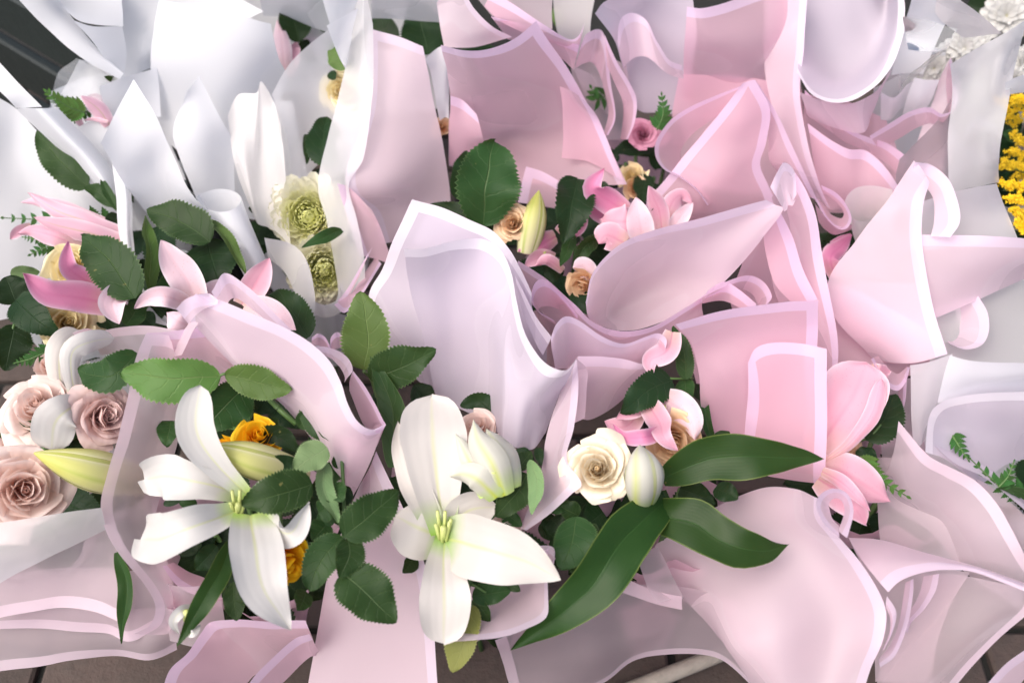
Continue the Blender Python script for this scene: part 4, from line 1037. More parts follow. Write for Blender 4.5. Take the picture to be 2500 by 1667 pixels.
sheet('6', 6, "1150,620,42.8 1210,545,44.8 1300,560,45 1450,640,45 1620,730,45 1810,835,45 / 1200,760,41.6 1280,760,42 1360,780,42.4 1480,830,43 1620,880,43.3 1790,930,43.6 / 1380,985,38.4 1430,998,39 1480,1008,39.8 1560,1015,40.5 1650,1008,41 1810,968,43", 'pink', 't')
sheet('4', 9, "@38 1250,690 1600,790 2000,860 / @34.5 1380,1000 1600,1080 1850,1120 / @30 1400,1560 1550,1560 1720,1560", 'mauve', '')
sheet('1', 7, "@34 960,900 1150,960 1400,940 / @30 1040,1120 1220,1150 1420,1120 / @26 1080,1300 1250,1330 1450,1300", 'mauve', '')
# ------------------------------------------------------------------ leaves
random.seed(5)
leaf('5', 2, "985,1440,45 1010,1180,50 1072,872,53", 405, 'leaf', roll=6, fold=12)
leaf('5', 2, "820,1260,43 905,955,47", 150, 'leaf_dark', roll=20)
leaf('5', 2, "1590,1140,47 1560,1330,47 1512,1542,45", 265, 'leaf_dark', roll=-10, fold=18)
leaf('5', 2, "1090,1440,44 640,1292,45", 150, 'leaf_dark')
leaf('5', 2, "2080,925,41 1815,965,42", 140, 'leaf_dark', roll=30)
leaf('5', 2, "2030,1120,40 2000,1300,40", 130, 'leaf_dark')
leaf('5', 5, "1570,190,43 1488,392,43", 95, 'leaf', roll=25)
leaf('5', 5, "1722,225,43 1650,270,44 1565,392,43", 125, 'leaf', roll=-20, fold=25)
leaf('5', 2, "1940,1430,46 2082,1330,47 ", 30, 'leaf_dark', kind='lily')
leaf('5', 2, "1930,1500,45 1990,1400,46 2082,1332,48", 36, 'leaf', kind='lily')
leaf('5', 2, "1700,1180,44 1790,1260,44", 120, 'leaf_dark')
leaf('5', 5, "1560,560,40 1690,700,40", 130, 'leaf_dark')
leaf('5', 5, "1380,440,40 1520,420,40", 110, 'leaf_dark')
leaf('12', 2, "640,350,50 600,180,52 545,0,55", 300, 'leaf_dark', roll=10)
leaf('12', 2, "430,300,50 300,60,53", 170, 'leaf_dark')
leaf('12', 1, "1905,275,48 1842,5,52", 205, 'leaf_dark', fold=16)
leaf('12', 1, "2085,210,48 2000,-70,52", 130, 'leaf')
leaf('12', 1, "1980,260,46 2080,120,47", 150, 'leaf_dark')
leaf('12', 1, "1900,330,46 2020,300,46", 120, 'leaf_dark')
leaf('11', 1, "2210,440,52 2112,265,54", 140, 'leaf_light', roll=-20)
leaf('11', 1, "2130,1060,46 2060,930,47 2090,740,48", 215, 'leaf_dark', fold=22)
leaf('11', 1, "1960,860,45 1960,1050,45", 60, 'leaf_dark')
leaf('11', 4, "2180,160,44 2080,200,45 1925,275,45", 90, 'leaf', kind='lily', roll=20)
leaf('11', 1, "2100,470,50 2140,510,50", 60, 'leaf_dark')
# bouquet 2 sprig at the left of the lilac roll
leaf('2', 5, "235,1065,46 250,800,50 202,566,53", 300, 'leaf_light', roll=-8, fold=8)
leaf('2', 5, "270,1120,46 450,1040,48 682,932,50", 265, 'leaf', roll=12, fold=10)
leaf('2', 5, "420,1660,43 400,1250,46 268,968,48", 190, 'leaf', kind='lily', fold=20, roll=-15)
leaf('2', 5, "520,1560,41 535,1380,43 570,1180,43", 130, 'leaf_dark', kind='lily')
leaf('2', 5, "640,1260,41 560,1150,42", 150, 'leaf_dark')
leaf('2', 5, "1085,1380,41 960,1250,42 848,1270,42", 150, 'leaf_dark')
leaf('2', 8, "1280,230,45 1200,380,45 1078,512,45", 190, 'leaf', roll=10)
leaf('2', 8, "1180,90,43 1320,150,43", 110, 'leaf_dark')
leaf('2', 8, "1285,135,46 1330,280,46 1308,485,46", 105, 'leaf_pale', roll=20)
leaf('2', 8, "1330,60,44 1355,180,44", 60, 'leaf_dark')
leaf('2', 8, "915,1075,39 870,1270,39 800,1508,37", 215, 'leaf_olive', roll=10)
leaf('2', 8, "915,1015,40 1030,1000,40 1168,985,40", 160, 'leaf', roll=15)
leaf('2', 8, "920,1040,39 985,1100,39 1035,1190,38", 110, 'leaf', roll=20)
leaf('2', 8, "1000,890,40 935,930,40", 60, 'leaf_dark')
leaf('2', 8, "1120,900,40 1225,975,40", 80, 'leaf')
stem('2', 8, "930,890,41 900,960,41 915,1080,40")
stem('2', 8, "905,930,41 960,960,41 1010,990,40.5", 0.0012)
stem('2', 5, "230,1060,46 280,1120,44 330,1300,41", 0.0018)
# bouquet 1
leaf('1', 4, "880,950,49 690,1090,49 468,1040,48", 230, 'leaf', roll=8)
leaf('1', 4, "1400,1092,50 1100,1110,51 755,1072,51", 290, 'leaf_light', roll=-6, fold=8)
leaf('1', 4, "1430,1085,50 1620,1120,50 1850,1180,50", 200, 'leaf_light', roll=14, fold=10)
leaf('1', 4, "1565,1160,47 1450,1280,47 1310,1440,46", 280, 'leaf', roll=-8)
leaf('1', 4, "1090,1370,44 1060,1530,44", 150, 'leaf', roll=10)
leaf('1', 4, "1960,1250,47 2000,1400,47 2090,1500,46", 150, 'leaf', roll=15)
leaf('1', 4, "1700,1240,44 1650,1330,44", 130, 'leaf_dark')
leaf('1', 4, "1760,1260,43 1900,1420,43", 170, 'leaf_dark')
leaf('1', 4, "1640,1500,46 1760,1480,46 1880,1580,45", 130, 'leaf_dark', roll=10)
leaf('1', 4, "1850,1290,44 1980,1330,44", 110, 'leaf_dark')
leaf('1', 7, "1995,290,48 1780,370,49 1545,440,49", 255, 'leaf', roll=-5, fold=10)
leaf('1', 7, "1690,230,46 1900,140,46", 130, 'leaf_dark')
leaf('1', 7, "2090,60,49 1990,120,49 1870,200,49", 210, 'leaf_pale', roll=20)
leaf('1', 7, "2060,150,47 2070,330,47 2150,545,46", 130, 'leaf_pale', roll=-25, fold=22)
leaf('1', 7, "2170,190,45 2190,80,46", 110, 'leaf')
leaf('1', 7, "2185,635,46 2050,760,46 1968,975,45", 225, 'leaf', roll=10)
leaf('1', 7, "1960,370,43 2050,540,43", 200, 'leaf_dark')
leaf('1', 7, "2030,480,42 1950,600,42", 150, 'leaf_dark')
leaf('1', 7, "2200,350,44 2130,480,44", 120, 'leaf_dark')
leaf('1', 8, "108,640,47 260,510,48 472,338,48", 275, 'leaf', roll=6)
leaf('1', 8, "95,870,45 230,990,45 440,1170,44", 330, 'leaf', roll=-10, fold=8)
leaf('1', 8, "120,640,46.5 140,760,46.5 100,900,46", 200, 'leaf', roll=-20)
leaf('1', 8, "85,640,45 -20,800,44", 130, 'leaf_dark')
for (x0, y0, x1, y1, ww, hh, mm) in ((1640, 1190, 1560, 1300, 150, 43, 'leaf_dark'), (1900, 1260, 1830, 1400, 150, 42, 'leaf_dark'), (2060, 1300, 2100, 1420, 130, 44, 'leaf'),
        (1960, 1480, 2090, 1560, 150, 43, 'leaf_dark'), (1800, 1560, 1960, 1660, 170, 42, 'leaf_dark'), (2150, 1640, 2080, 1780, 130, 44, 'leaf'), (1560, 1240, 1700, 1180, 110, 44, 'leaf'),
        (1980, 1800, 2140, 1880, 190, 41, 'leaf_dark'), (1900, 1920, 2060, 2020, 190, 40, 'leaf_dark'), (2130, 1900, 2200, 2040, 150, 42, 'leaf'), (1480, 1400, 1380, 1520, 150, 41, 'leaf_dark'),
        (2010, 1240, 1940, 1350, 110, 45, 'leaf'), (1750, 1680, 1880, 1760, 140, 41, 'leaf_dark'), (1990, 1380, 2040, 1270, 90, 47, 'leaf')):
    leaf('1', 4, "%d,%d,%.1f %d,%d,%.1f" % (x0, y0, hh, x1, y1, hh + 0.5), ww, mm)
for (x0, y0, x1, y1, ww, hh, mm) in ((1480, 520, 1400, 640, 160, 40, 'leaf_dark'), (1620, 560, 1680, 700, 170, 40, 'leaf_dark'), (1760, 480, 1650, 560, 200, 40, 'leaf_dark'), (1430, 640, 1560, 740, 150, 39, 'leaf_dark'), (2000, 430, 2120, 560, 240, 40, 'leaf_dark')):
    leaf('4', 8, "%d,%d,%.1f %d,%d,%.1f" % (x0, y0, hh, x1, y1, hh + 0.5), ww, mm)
stem('1', 7, "2180,100,46 2195,400,45 2190,640,44 2210,740,44")
stem('1', 4, "1400,1090,50 1440,1080,50 1560,1160,47 1720,1240,45", 0.0014)
stem('1', 4, "1720,1240,46 1800,1320,46 1890,1400,45", 0.003)
leaf('1', 7, "1490,660,44 1330,1000,43 1130,1322,41", 160, 'lily_leaf', kind='lily', roll=-10)
leaf('1', 7, "750,740,38 800,1000,37 780,1315,34", 115, 'lily_leaf', kind='lily', roll=25, fold=25)
leaf('1', 7, "1480,930,39 1505,1165,37", 140, 'leaf', roll=10)
leaf('1', 7, "1390,690,38 1250,850,37", 150, 'leaf_dark')
leaf('1', 7, "1050,430,41 1180,390,41", 60, 'leaf_dark')
# bouquet 3
leaf('3', 4, "570,1430,42 280,1450,43 -60,1460,43", 185, 'leaf', kind='lily')
leaf('3', 4, "440,1540,41 620,1560,40", 140, 'leaf_dark')
fern('3', 4, "340,920,44 200,980,44 90,1010,43", 95, 7, 'fern')
# bouquet 9
leaf('9', 4, "110,625,45 20,455,47", 215, 'leaf_dark')
leaf('9', 4, "95,605,46 220,740,46 355,832,45", 220, 'leaf_dark', roll=10)
leaf('9', 4, "95,770,44 40,1055,42", 210, 'leaf_dark')
leaf('9', 4, "860,590,47 720,390,49 510,195,50", 300, 'leaf', roll=-6)
leaf('9', 4, "800,770,44 915,580,45", 150, 'leaf', roll=15)
leaf('9', 4, "900,700,43 990,780,42", 110, 'leaf_dark')
leaf('9', 4, "1340,235,47 1150,110,48 915,8,49", 245, 'leaf', roll=10)
leaf('9', 4, "1330,235,45 1360,390,45 1390,530,44", 330, 'leaf_dark', roll=5)
leaf('9', 4, "1335,100,47 1450,230,47 1572,445,46", 95, 'leaf_light', roll=-35, fold=30)
leaf('9', 4, "950,560,44 960,300,46 935,60,47", 120, 'leaf_light', roll=35, fold=25)
leaf('9', 4, "1010,140,43 1030,500,42", 200, 'leaf_dark')
leaf('9', 4, "1080,380,43 980,520,42", 150, 'leaf_dark')
leaf('9', 4, "1010,620,41 930,740,41", 180, 'leaf_dark')
leaf('9', 4, "1980,840,43 1820,650,44 1690,575,44", 240, 'leaf_dark')
leaf('9', 4, "300,560,41 160,640,41", 200, 'leaf_dark')
leaf('9', 4, "70,430,44 260,430,43", 90, 'leaf_pale')
leaf('9', 4, "640,700,41 740,800,41", 160, 'leaf_dark')
leaf('9', 4, "750,60,44 690,170,44", 120, 'leaf_dark')
leaf('9', 1, "570,1185,46 400,1050,48 222,838,50", 205, 'leaf', roll=-8, fold=14)
leaf('9', 1, "742,1315,45 640,1230,46 535,1195,47", 110, 'leaf', roll=10)
leaf('9', 1, "742,1330,46 690,1240,47 642,1130,48", 60, 'leaf', fold=25)
stem('9', 1, "560,1170,46 640,1250,45 745,1340,44")
stem('9', 4, "100,620,44.5 90,770,44 20,850,43")
fern('9', 1, "760,1440,41 500,1400,42 250,1400,42 10,1390,41", 130, 9, 'fern')
fern('9', 4, "420,250,41 300,270,41 190,320,40", 110, 6, 'fern')
fern('9', 4, "330,200,41 220,215,41 140,205,40", 70, 6, 'fern')
fern('10', 1, "545,720,50 430,680,51 290,580,53", 120, 9, 'fern_light')
fern('10', 1, "560,690,48 510,740,48 450,780,48", 80, 4, 'fern')
leaf('10', 1, "755,520,49 670,482,51", 45, 'leaf')
# bouquet 4
leaf('4', 8, "2180,380,42 1900,640,44 1640,1000,42 1168,1362,36", 350, 'lily_leaf', kind='lily', roll=-8, fold=14)
leaf('4', 9, "40,270,43 350,130,46 700,130,47 1062,132,46", 300, 'lily_leaf', kind='lily', roll=10, fold=10)
leaf('4', 9, "-80,470,41 250,560,43 560,720,43 852,685,42", 330, 'lily_leaf', kind='lily', roll=-10, fold=12)
leaf('4', 8, "1900,380,41 2200,520,41", 350, 'leaf_dark', kind='lily')
leaf('4', 9, "150,330,40 380,420,40", 200, 'leaf_dark', kind='lily')
leaf('4', 8, "1595,505,43 1560,680,43 1492,852,42", 260, 'leaf', roll=10)
leaf('4', 8, "1600,490,42 1480,430,43", 120, 'leaf')
leaf('4', 8, "1420,510,41 1520,620,41", 150, 'leaf_dark')
leaf('4', 8, "1350,570,40 1480,640,40", 130, 'leaf_dark')
leaf('4', 8, "1650,400,40 1560,520,40", 200, 'leaf_dark')
leaf('4', 6, "200,1110,45 175,930,46 118,768,47", 115, 'leaf', roll=15)
leaf('4', 6, "110,1110,45 -40,1200,46 -205,1325,46", 215, 'leaf_dark', roll=-5, fold=6)
leaf('4', 6, "190,1095,44 205,1305,43", 130, 'leaf', roll=15)
leaf('4', 6, "290,1220,43 320,1400,42 380,1560,41", 75, 'leaf', fold=25)
leaf('4', 6, "400,1540,41 470,1440,42", 110, 'leaf')
leaf('4', 6, "250,1140,41 280,1240,41", 90, 'leaf_dark')
stem('4', 6, "20,1095,45 110,1108,45 240,1105,44", 0.0012)
# bouquet 7, 8
leaf('7', 6, "1350,1500,42 1450,1370,43 1530,1190,44", 230, 'leaf_dark', roll=-10)
leaf('7', 6, "1290,1440,40 1400,1330,40", 140, 'leaf_dark')
leaf('7', 9, "1310,180,40 1380,60,41", 140, 'leaf_dark')
stem('7', 6, "1290,1510,41 1370,1480,42 1440,1400,43", 0.0012)
fern('7', 9, "1290,130,41 1400,250,41 1620,385,40", 120, 8, 'fern_light')
fern('8', 9, "1890,-20,45 1940,60,45 2000,150,44", 90, 5, 'fern')
fern('8', 9, "2352,360,43 2180,290,44 2000,130,44", 110, 6, 'fern')
fern('8', 9, "2190,320,44 2250,250,45 2290,150,46", 80, 5, 'fern')
leaf('8', 9, "2450,460,43 2330,360,44 2180,320,44", 70, 'leaf', kind='lily')
leaf('6', 6, "1260,130,39 1100,240,39", 170, 'leaf_dark')
leaf('6', 6, "1230,330,38 1140,470,38", 120, 'leaf_dark')
fern('13', 3, "10,830,47 50,730,48 40,600,50", 100, 7, 'fern')
fern('13', 2, "1790,600,45 1720,640,46 1680,560,47", 120, 5, 'fern')
leaf('13', 2, "2200,860,42 2080,800,43", 110, 'leaf_dark')
leaf('13', 2, "2100,900,41 1900,960,41", 150, 'leaf_dark')
leaf('14', 3, "2300,60,50 2100,40,52", 160, 'leaf_dark')
leaf('14', 3, "2352,200,49 2200,220,50", 120, 'leaf_dark')
leaf('14', 3, "2340,400,49 2352,520,49", 120, 'leaf')
leaf('14', 3, "2000,20,50 2200,90,50", 140, 'leaf_dark')
leaf('12', 2, "1450,60,50 1480,190,48", 60, 'leaf_light', kind='lily')

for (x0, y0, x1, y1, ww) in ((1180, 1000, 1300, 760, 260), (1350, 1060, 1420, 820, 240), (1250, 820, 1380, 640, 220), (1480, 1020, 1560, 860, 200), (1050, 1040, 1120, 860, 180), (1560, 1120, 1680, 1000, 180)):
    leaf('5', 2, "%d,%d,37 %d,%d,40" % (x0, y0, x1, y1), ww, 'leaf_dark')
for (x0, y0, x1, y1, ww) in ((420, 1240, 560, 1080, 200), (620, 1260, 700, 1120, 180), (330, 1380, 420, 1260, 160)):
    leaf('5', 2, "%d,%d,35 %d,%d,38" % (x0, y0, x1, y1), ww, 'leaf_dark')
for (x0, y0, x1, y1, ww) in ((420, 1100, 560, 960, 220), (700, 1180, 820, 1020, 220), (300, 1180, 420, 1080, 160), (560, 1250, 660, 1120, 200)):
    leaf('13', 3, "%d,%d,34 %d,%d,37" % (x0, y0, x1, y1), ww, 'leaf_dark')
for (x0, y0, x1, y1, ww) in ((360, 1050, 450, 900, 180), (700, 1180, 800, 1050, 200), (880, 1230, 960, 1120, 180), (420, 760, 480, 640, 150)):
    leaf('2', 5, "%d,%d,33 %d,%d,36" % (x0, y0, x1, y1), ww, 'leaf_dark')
for (rg_, b_, x0, y0, x1, y1, ww, hh, mm) in (
        (7, '1', 1700, 640, 1780, 760, 130, 42, 'leaf'), (7, '1', 1330, 560, 1200, 640, 120, 40, 'leaf'), (7, '1', 1440, 860, 1350, 960, 140, 39, 'leaf_dark'),
        (7, '1', 1960, 980, 1900, 1100, 120, 40, 'leaf'), (7, '1', 2030, 480, 2140, 430, 140, 46, 'leaf'), (7, '1', 1850, 360, 1960, 250, 150, 45, 'leaf_dark'),
        (7, '1', 2100, 560, 2010, 660, 150, 44.5, 'leaf'), (7, '1', 2120, 300, 2200, 420, 120, 46, 'leaf'), (7, '1', 1930, 700, 2040, 820, 150, 43, 'leaf_dark'),
        (7, '1', 1250, 430, 1130, 420, 80, 42, 'leaf'), (7, '1', 1640, -60, 1780, -120, 110, 45, 'leaf'), (7, '1', 1900, -60, 2000, -160, 120, 46, 'leaf'),
        (7, '1', 1560, -160, 1460, -60, 140, 45, 'leaf_light'), (7, '1', 2050, -100, 2110, 20, 110, 46.5, 'leaf'), (7, '1', 1990, 40, 1880, 100, 110, 45, 'leaf'),
        (8, '1', 60, 420, 150, 330, 120, 44, 'leaf_dark'), (8, '1', 30, 560, -60, 470, 130, 44.5, 'leaf'), (8, '2', 1130, 480, 1230, 560, 110, 42, 'leaf'),
        (8, '2', 560, 760, 480, 860, 100, 38, 'leaf_dark'), (8, '2', 880, 860, 960, 940, 90, 39, 'leaf'), (8, '2', 1200, 220, 1300, 90, 110, 44, 'leaf'),
        (8, '4', 1520, 400, 1430, 480, 110, 42.5, 'leaf'), (8, '4', 1640, 560, 1700, 700, 130, 41.5, 'leaf'), (8, '4', 1560, 760, 1620, 900, 120, 40, 'leaf'),
        (9, '4', 380, 330, 520, 400, 130, 41, 'leaf_dark'), (9, '4', 420, 40, 330, 120, 90, 42, 'leaf'), (5, '2', 330, 1180, 420, 1320, 150, 42, 'leaf_dark'),
        (4, '9', 1120, 470, 1020, 560, 130, 43, 'leaf'), (4, '9', 230, 660, 330, 600, 120, 42, 'leaf'), (4, '9', 880, 640, 960, 560, 110, 43, 'leaf'), (4, '9', 1700, 760, 1850, 820, 150, 42, 'leaf_dark')):
    leaf(b_, rg_, "%d,%d,%.1f %d,%d,%.1f" % (x0, y0, hh, x1, y1, hh + 0.6), ww, mm)
# ------------------------------------------------------------------ lilies
random.seed(9)
lily('1', 7, 1520, 475, 46, [
    ("1580,370,46 1400,190,49 1255,-40,52 1275,-335,55", 245, dict(cup=0.3, roll=-10, kind="blunt", ruffle=0.05)),
    ("1540,365,45 1280,290,48 1050,250,48 925,270,46", 290, dict(kind='blunt', cup=0.25, ruffle=0.25)),
    ("1535,460,46 1250,560,49 1050,640,48 895,655,44", 330, dict(kind='blunt', cup=0.3, ruffle=0.2, roll=12)),
    ("1600,490,46 1630,720,48 1690,980,47 1850,1228,44", 360, dict(cup=0.22, roll=-10)),
    ("1690,500,46 1790,600,47 1880,590,48 1968,415,49", 190, dict(cup=0.4, roll=25)),
    ("1620,430,44 1760,340,45 1880,240,45", 240, dict(cup=0.2)),
], 'lily_white', label='large white lily with one long petal hanging down')
lily('2', 8, 738, 640, 42, [
    ("735,610,42 700,300,46 670,0,48 660,-260,48", 435, dict(cup=0.22, roll=4, kind="blunt", ruffle=0.05)),
    ("700,590,42 580,330,45 490,100,46 448,-105,48", 215, dict(cup=0.3, roll=-20)),
    ("780,590,42 900,470,44 1085,440,44", 270, dict(cup=0.3, roll=15)),
    ("735,635,41 580,580,42.5 430,500,42", 400, dict(cup=0.2)),
    ("738,640,41.5 1000,715,46 1250,790,46 1488,915,45", 425, dict(cup=0.25, roll=8)),
    ("738,630,41.5 745,930,43 745,1130,42 738,1318,40", 330, dict(cup=0.2, roll=-6, kind='blunt')),
], 'lily_cream', label='wide open white lily with a green throat', size=0.028)
lily('2', 8, 1060, 260, 47, [
    ("1130,380,46 1050,180,49 960,20,50 932,-115,50", 215, dict(cup=-0.6, ruffle=0.05)),
    ("1080,390,46 960,280,48 870,240,48 782,250,48", 190, dict(cup=-0.4, roll=-20)),
    ("1170,340,46 1130,150,48 1050,0,49 1010,-60,49", 250, dict(cup=-0.6, roll=15)),
    ("1010,380,46 930,200,48 860,60,49 812,-25,49", 130, dict(cup=-0.5)),
], 'lily_bud', throat=False, label='white lily just opening, with yellow green ribs', name='half_open_lily')
bud('1', 7, "1930,240,42 1600,150,47 1345,50,49", 240, 'bud_green', label='yellow green lily bud beside the yellow rose')
bud('3', 7, "900,280,37 580,215,43 215,100,46", 275, 'bud_green', label='long yellow green lily bud over the blush rose')
bud('4', 8, "2010,390,43 2010,220,47 1990,50,48", 265, 'lily_bud', label='short white lily bud beside the cream rose')
bud('5', 2, "1265,1620,42 1310,1400,45 1348,1215,47", 175, 'bud_green', label='upright green lily bud under the large leaf')
# pink lilies of 9
lily('9', 1, 780, 1500, 43, [
    ("790,1500,44 560,1420,46 340,1330,47 172,1222,48", 130, dict(mat='lily_pinkbud', cup=-0.5)),
    ("770,1540,44 540,1480,46 360,1440,47 218,1382,48", 150, dict(mat='lily_pinkbud', cup=-0.5)),
    ("520,1590,44 350,1510,46 200,1470,46 110,1490,46", 130, dict(mat='lily_pink', cup=-0.4)),
    ("700,1440,43 400,1330,45 230,1290,45 125,1290,45", 110, dict(mat='lily_pinkbud', cup=-0.4)),
    ("200,1440,45 120,1470,45 65,1525,44", 70, dict(mat='lily_pink')),
], 'lily_pink', throat=False, label='pink lily bud with three long petals')
lily('9', 4, 720, 600, 43, [
    ("760,640,44 500,590,47 300,560,49 145,432,51", 215, dict(mat='lily_deep', cup=0.45, ruffle=0.15)),
    ("660,545,45 500,450,48 430,380,50 435,228,52", 135, dict(mat='lily_deep', cup=0.4)),
    ("800,555,46 730,600,47 720,660,47 760,760,46", 180, dict(mat='lily_blush', cup=0.3)),
    ("760,560,44 830,640,44", 90, dict(mat='lily_blush')),
], 'lily_deep', throat=False, label='deep pink lily petals beside the butter rose')
lily('9', 4, 1230, 680, 43, [
    ("1260,660,44 1200,490,47 1100,350,49 1022,222,51", 225, dict(cup=0.3, roll=-8, ruffle=0.14)),
    ("1210,640,44 1080,590,47 960,590,47 855,658,46", 135, dict(cup=0.3)),
    ("1540,640,44 1620,520,46 1722,335,49", 185, dict(mat='lily_pink', cup=0.3)),
    ("1560,640,44 1760,700,46 1895,800,45", 185, dict(cup=0.3)),
    ("1240,790,44 1130,740,46 1060,685,46", 170, dict(cup=-0.3)),
    ("1250,700,43 1400,560,44 1520,520,44", 200, dict(cup=0.2)),
], 'lily_blush', label='pale pink lily behind the rolled pink film')
blade(BOUQ['3'], 'petal', 4, "440,1290,42 380,1100,45 400,900,47 520,800,46", 190, 'lily_cream', 'blunt', cup=-0.3)
lily('3', 4, 520, 1240, 42, [
    ("500,1290,43 450,1080,47 470,930,49 580,870,49 735,850,47", 150, dict(cup=-0.3, kind='blunt', mat='lily_white')),
    ("560,1300,43 540,1180,44 560,1000,45", 130, dict(mat='lily_white')),
    ("540,1270,44 430,1310,46.5 350,1400,46 325,1570,44", 285, dict(kind='blunt', cup=-0.12, mat='lily_white', ruffle=0.12)),
    ("380,1290,42 360,1130,44 430,950,45 600,800,46", 160, dict(mat='lily_blush', kind='blunt')),
], 'lily_white', throat=False, label='white lily with petals curled back, above the blush roses')
# pink lilies of 5
lily('5', 2, 1960, 1480, 44, [
    ("1960,1400,44 1800,1280,46 1690,1200,48 1765,1070,50", 170, dict(mat='lily_deep', cup=0.5)),
    ("2000,1400,45 1900,1410,46 1740,1400,45", 235, dict(cup=-0.2, ruffle=0.2)),
    ("1900,1560,44 1780,1500,45 1730,1560,44", 200, dict(cup=-0.2)),
    ("2020,1560,45 1990,1400,48 1968,1258,50", 175, dict(cup=0.25, mat='lily_blush')),
    ("2140,1500,45 2110,1330,48 2048,1188,51", 125, dict(cup=-0.3)),
    ("2170,1450,44 2180,1330,46 2260,1240,46 2330,1300,45", 130, dict(cup=-0.3)),
    ("2170,1480,45 2240,1400,46 2330,1295,48", 110, dict(cup=0.25, mat='lily_blush')),
    ("1480,1490,42 1600,1380,44 1620,1240,46", 130, dict(mat='lily_deep')),
    ("1850,1420,43 1740,1320,44 1650,1230,45", 200, dict(mat='lily_deep')),
], 'lily_pink', throat=False, label='cluster of pink lily petals in the middle of the picture')
lily('5', 5, 1380, 330, 41, [
    ("1460,200,42 1350,260,43 1210,300,43", 150, dict(mat='lily_deep', cup=-0.3)),
    ("1450,340,41 1350,330,42 1250,390,42", 110, dict(mat='lily_pink', cup=0.3)),
    ("1500,420,41 1400,350,43 1320,390,42", 80, dict(mat='lily_pink', cup=-0.4)),
    ("1700,460,42 1620,390,43 1560,400,43", 140, dict(mat='lily_blush', cup=-0.3)),
    ("1560,30,42 1600,120,43 1560,220,43", 140, dict(mat='lily_deep')),
], 'lily_deep', throat=False, label='shaded deep pink lily below the green bud')
# pink lilies of 4
lily('4', 6, 60, 1330, 43, [
    ("110,810,48 70,930,48 -30,1000,47 -20,1100,46", 160, dict(mat='lily_pink', cup=0.3)),
    ("40,1230,44 150,1300,46 230,1380,46 250,1500,45", 230, dict(cup=-0.3, mat='lily_blush')),
    ("-60,1250,44 20,1380,46 60,1480,47 145,1565,46", 170, dict(mat='lily_pink', cup=0.3)),
    ("-60,1230,43 -150,1300,45 -250,1360,45", 160, dict(mat='lily_pink', cup=0.2)),
    ("40,1440,45 -60,1480,47 -200,1480,46 -270,1400,46", 110, dict(mat='lily_deep', cup=0.4)),
    ("-100,1330,43 -200,1420,43 -330,1380,43", 150, dict(mat='lily_pink')),
], 'lily_pink', throat=False, label='pink lily petals above the peach rose')
lily('7', 6, 1060, 1480, 38, [
    ("1010,1600,39 1140,1400,42 1260,1220,44.5 1350,1020,46", 430, dict(mat='lily_pink', cup=0.4, roll=-10, ruffle=0.04, kind='blunt')),
    ("1080,1640,40 1260,1500,43.5 1390,1310,46 1440,1100,47.5", 110, dict(mat='lily_pink', cup=-0.6, kind='blunt', ruffle=0.04)),
    ("1380,1030,44 1440,1060,44 1500,1060,43", 90, dict(mat='lily_pink')),
], 'lily_pink', throat=False, label='broad pink lily petal with a rolled pale rim')
lily('7', 9, 1060, 300, 37, [
    ("1040,190,39 1220,235,42 1380,330,42 1505,412,41", 300, dict(mat='lily_pink', cup=-0.3)),
    ("1040,260,39 1180,360,41 1270,450,41.5 1345,555,40", 220, dict(mat='lily_pink', cup=0.3)),
    ("1060,220,41 1190,290,43.5 1300,390,44 1370,470,43", 100, dict(mat='lily_pink', cup=-0.4)),
], 'lily_pink', throat=False, label='pink lily drooping over the edge of the film')
lily('6', 6, 1200, 300, 39, [
    ("1150,460,39 1120,340,41 1190,260,41 1260,190,41", 130, dict(mat='lily_deep', cup=-0.3)),
    ("1080,300,38 1160,240,40 1250,180,40", 70, dict(mat='lily_deep', cup=-0.3)),
    ("1250,430,37 1200,330,38", 130, dict(mat='lily_deep')),
], 'lily_deep', throat=False, label='dark pink petals deep between two films')
lily('12', 1, 1840, 420, 46, [
    ("1830,490,46 1800,300,49 1768,125,51", 125, dict(mat='lily_blush', cup=-0.3)),
    ("1830,480,45 1860,380,47 1890,270,47", 90, dict(mat='lily_pink')),
    ("1900,340,45 1960,290,46 2060,240,46", 110, dict(mat='lily_pink', cup=-0.4)),
], 'lily_pink', throat=False, label='pink lily bud behind the white film at the top')
lily('10', 1, 640, 760, 48, [
    ("700,800,48 630,700,50 518,612,52", 115, dict(mat='lily_pinkbud', cup=-0.4)),
    ("690,740,47 620,640,48 560,620,48", 100, dict(mat='lily_blush')),
    ("520,800,48 500,770,49 505,728,50", 50, dict(mat='lily_pinkbud', cup=-0.5)),
    ("690,780,49 600,760,49 530,770,49", 30, dict(mat='lily_pinkbud', cup=-0.4)),
], 'lily_pink', throat=False, label='small pink lily bud with a yellow rib')
lily('1', 7, 1190, 1160, 41, [
    ("1240,1090,41 1160,1110,42.5 1105,1180,42 1140,1250,41", 75, dict(cup=0.15)),
    ("1170,1240,41 1230,1255,41.5 1280,1195,41", 50, dict(cup=0.1)),
], 'lily_white', throat=False, label='curled white petal tip under the long leaf')

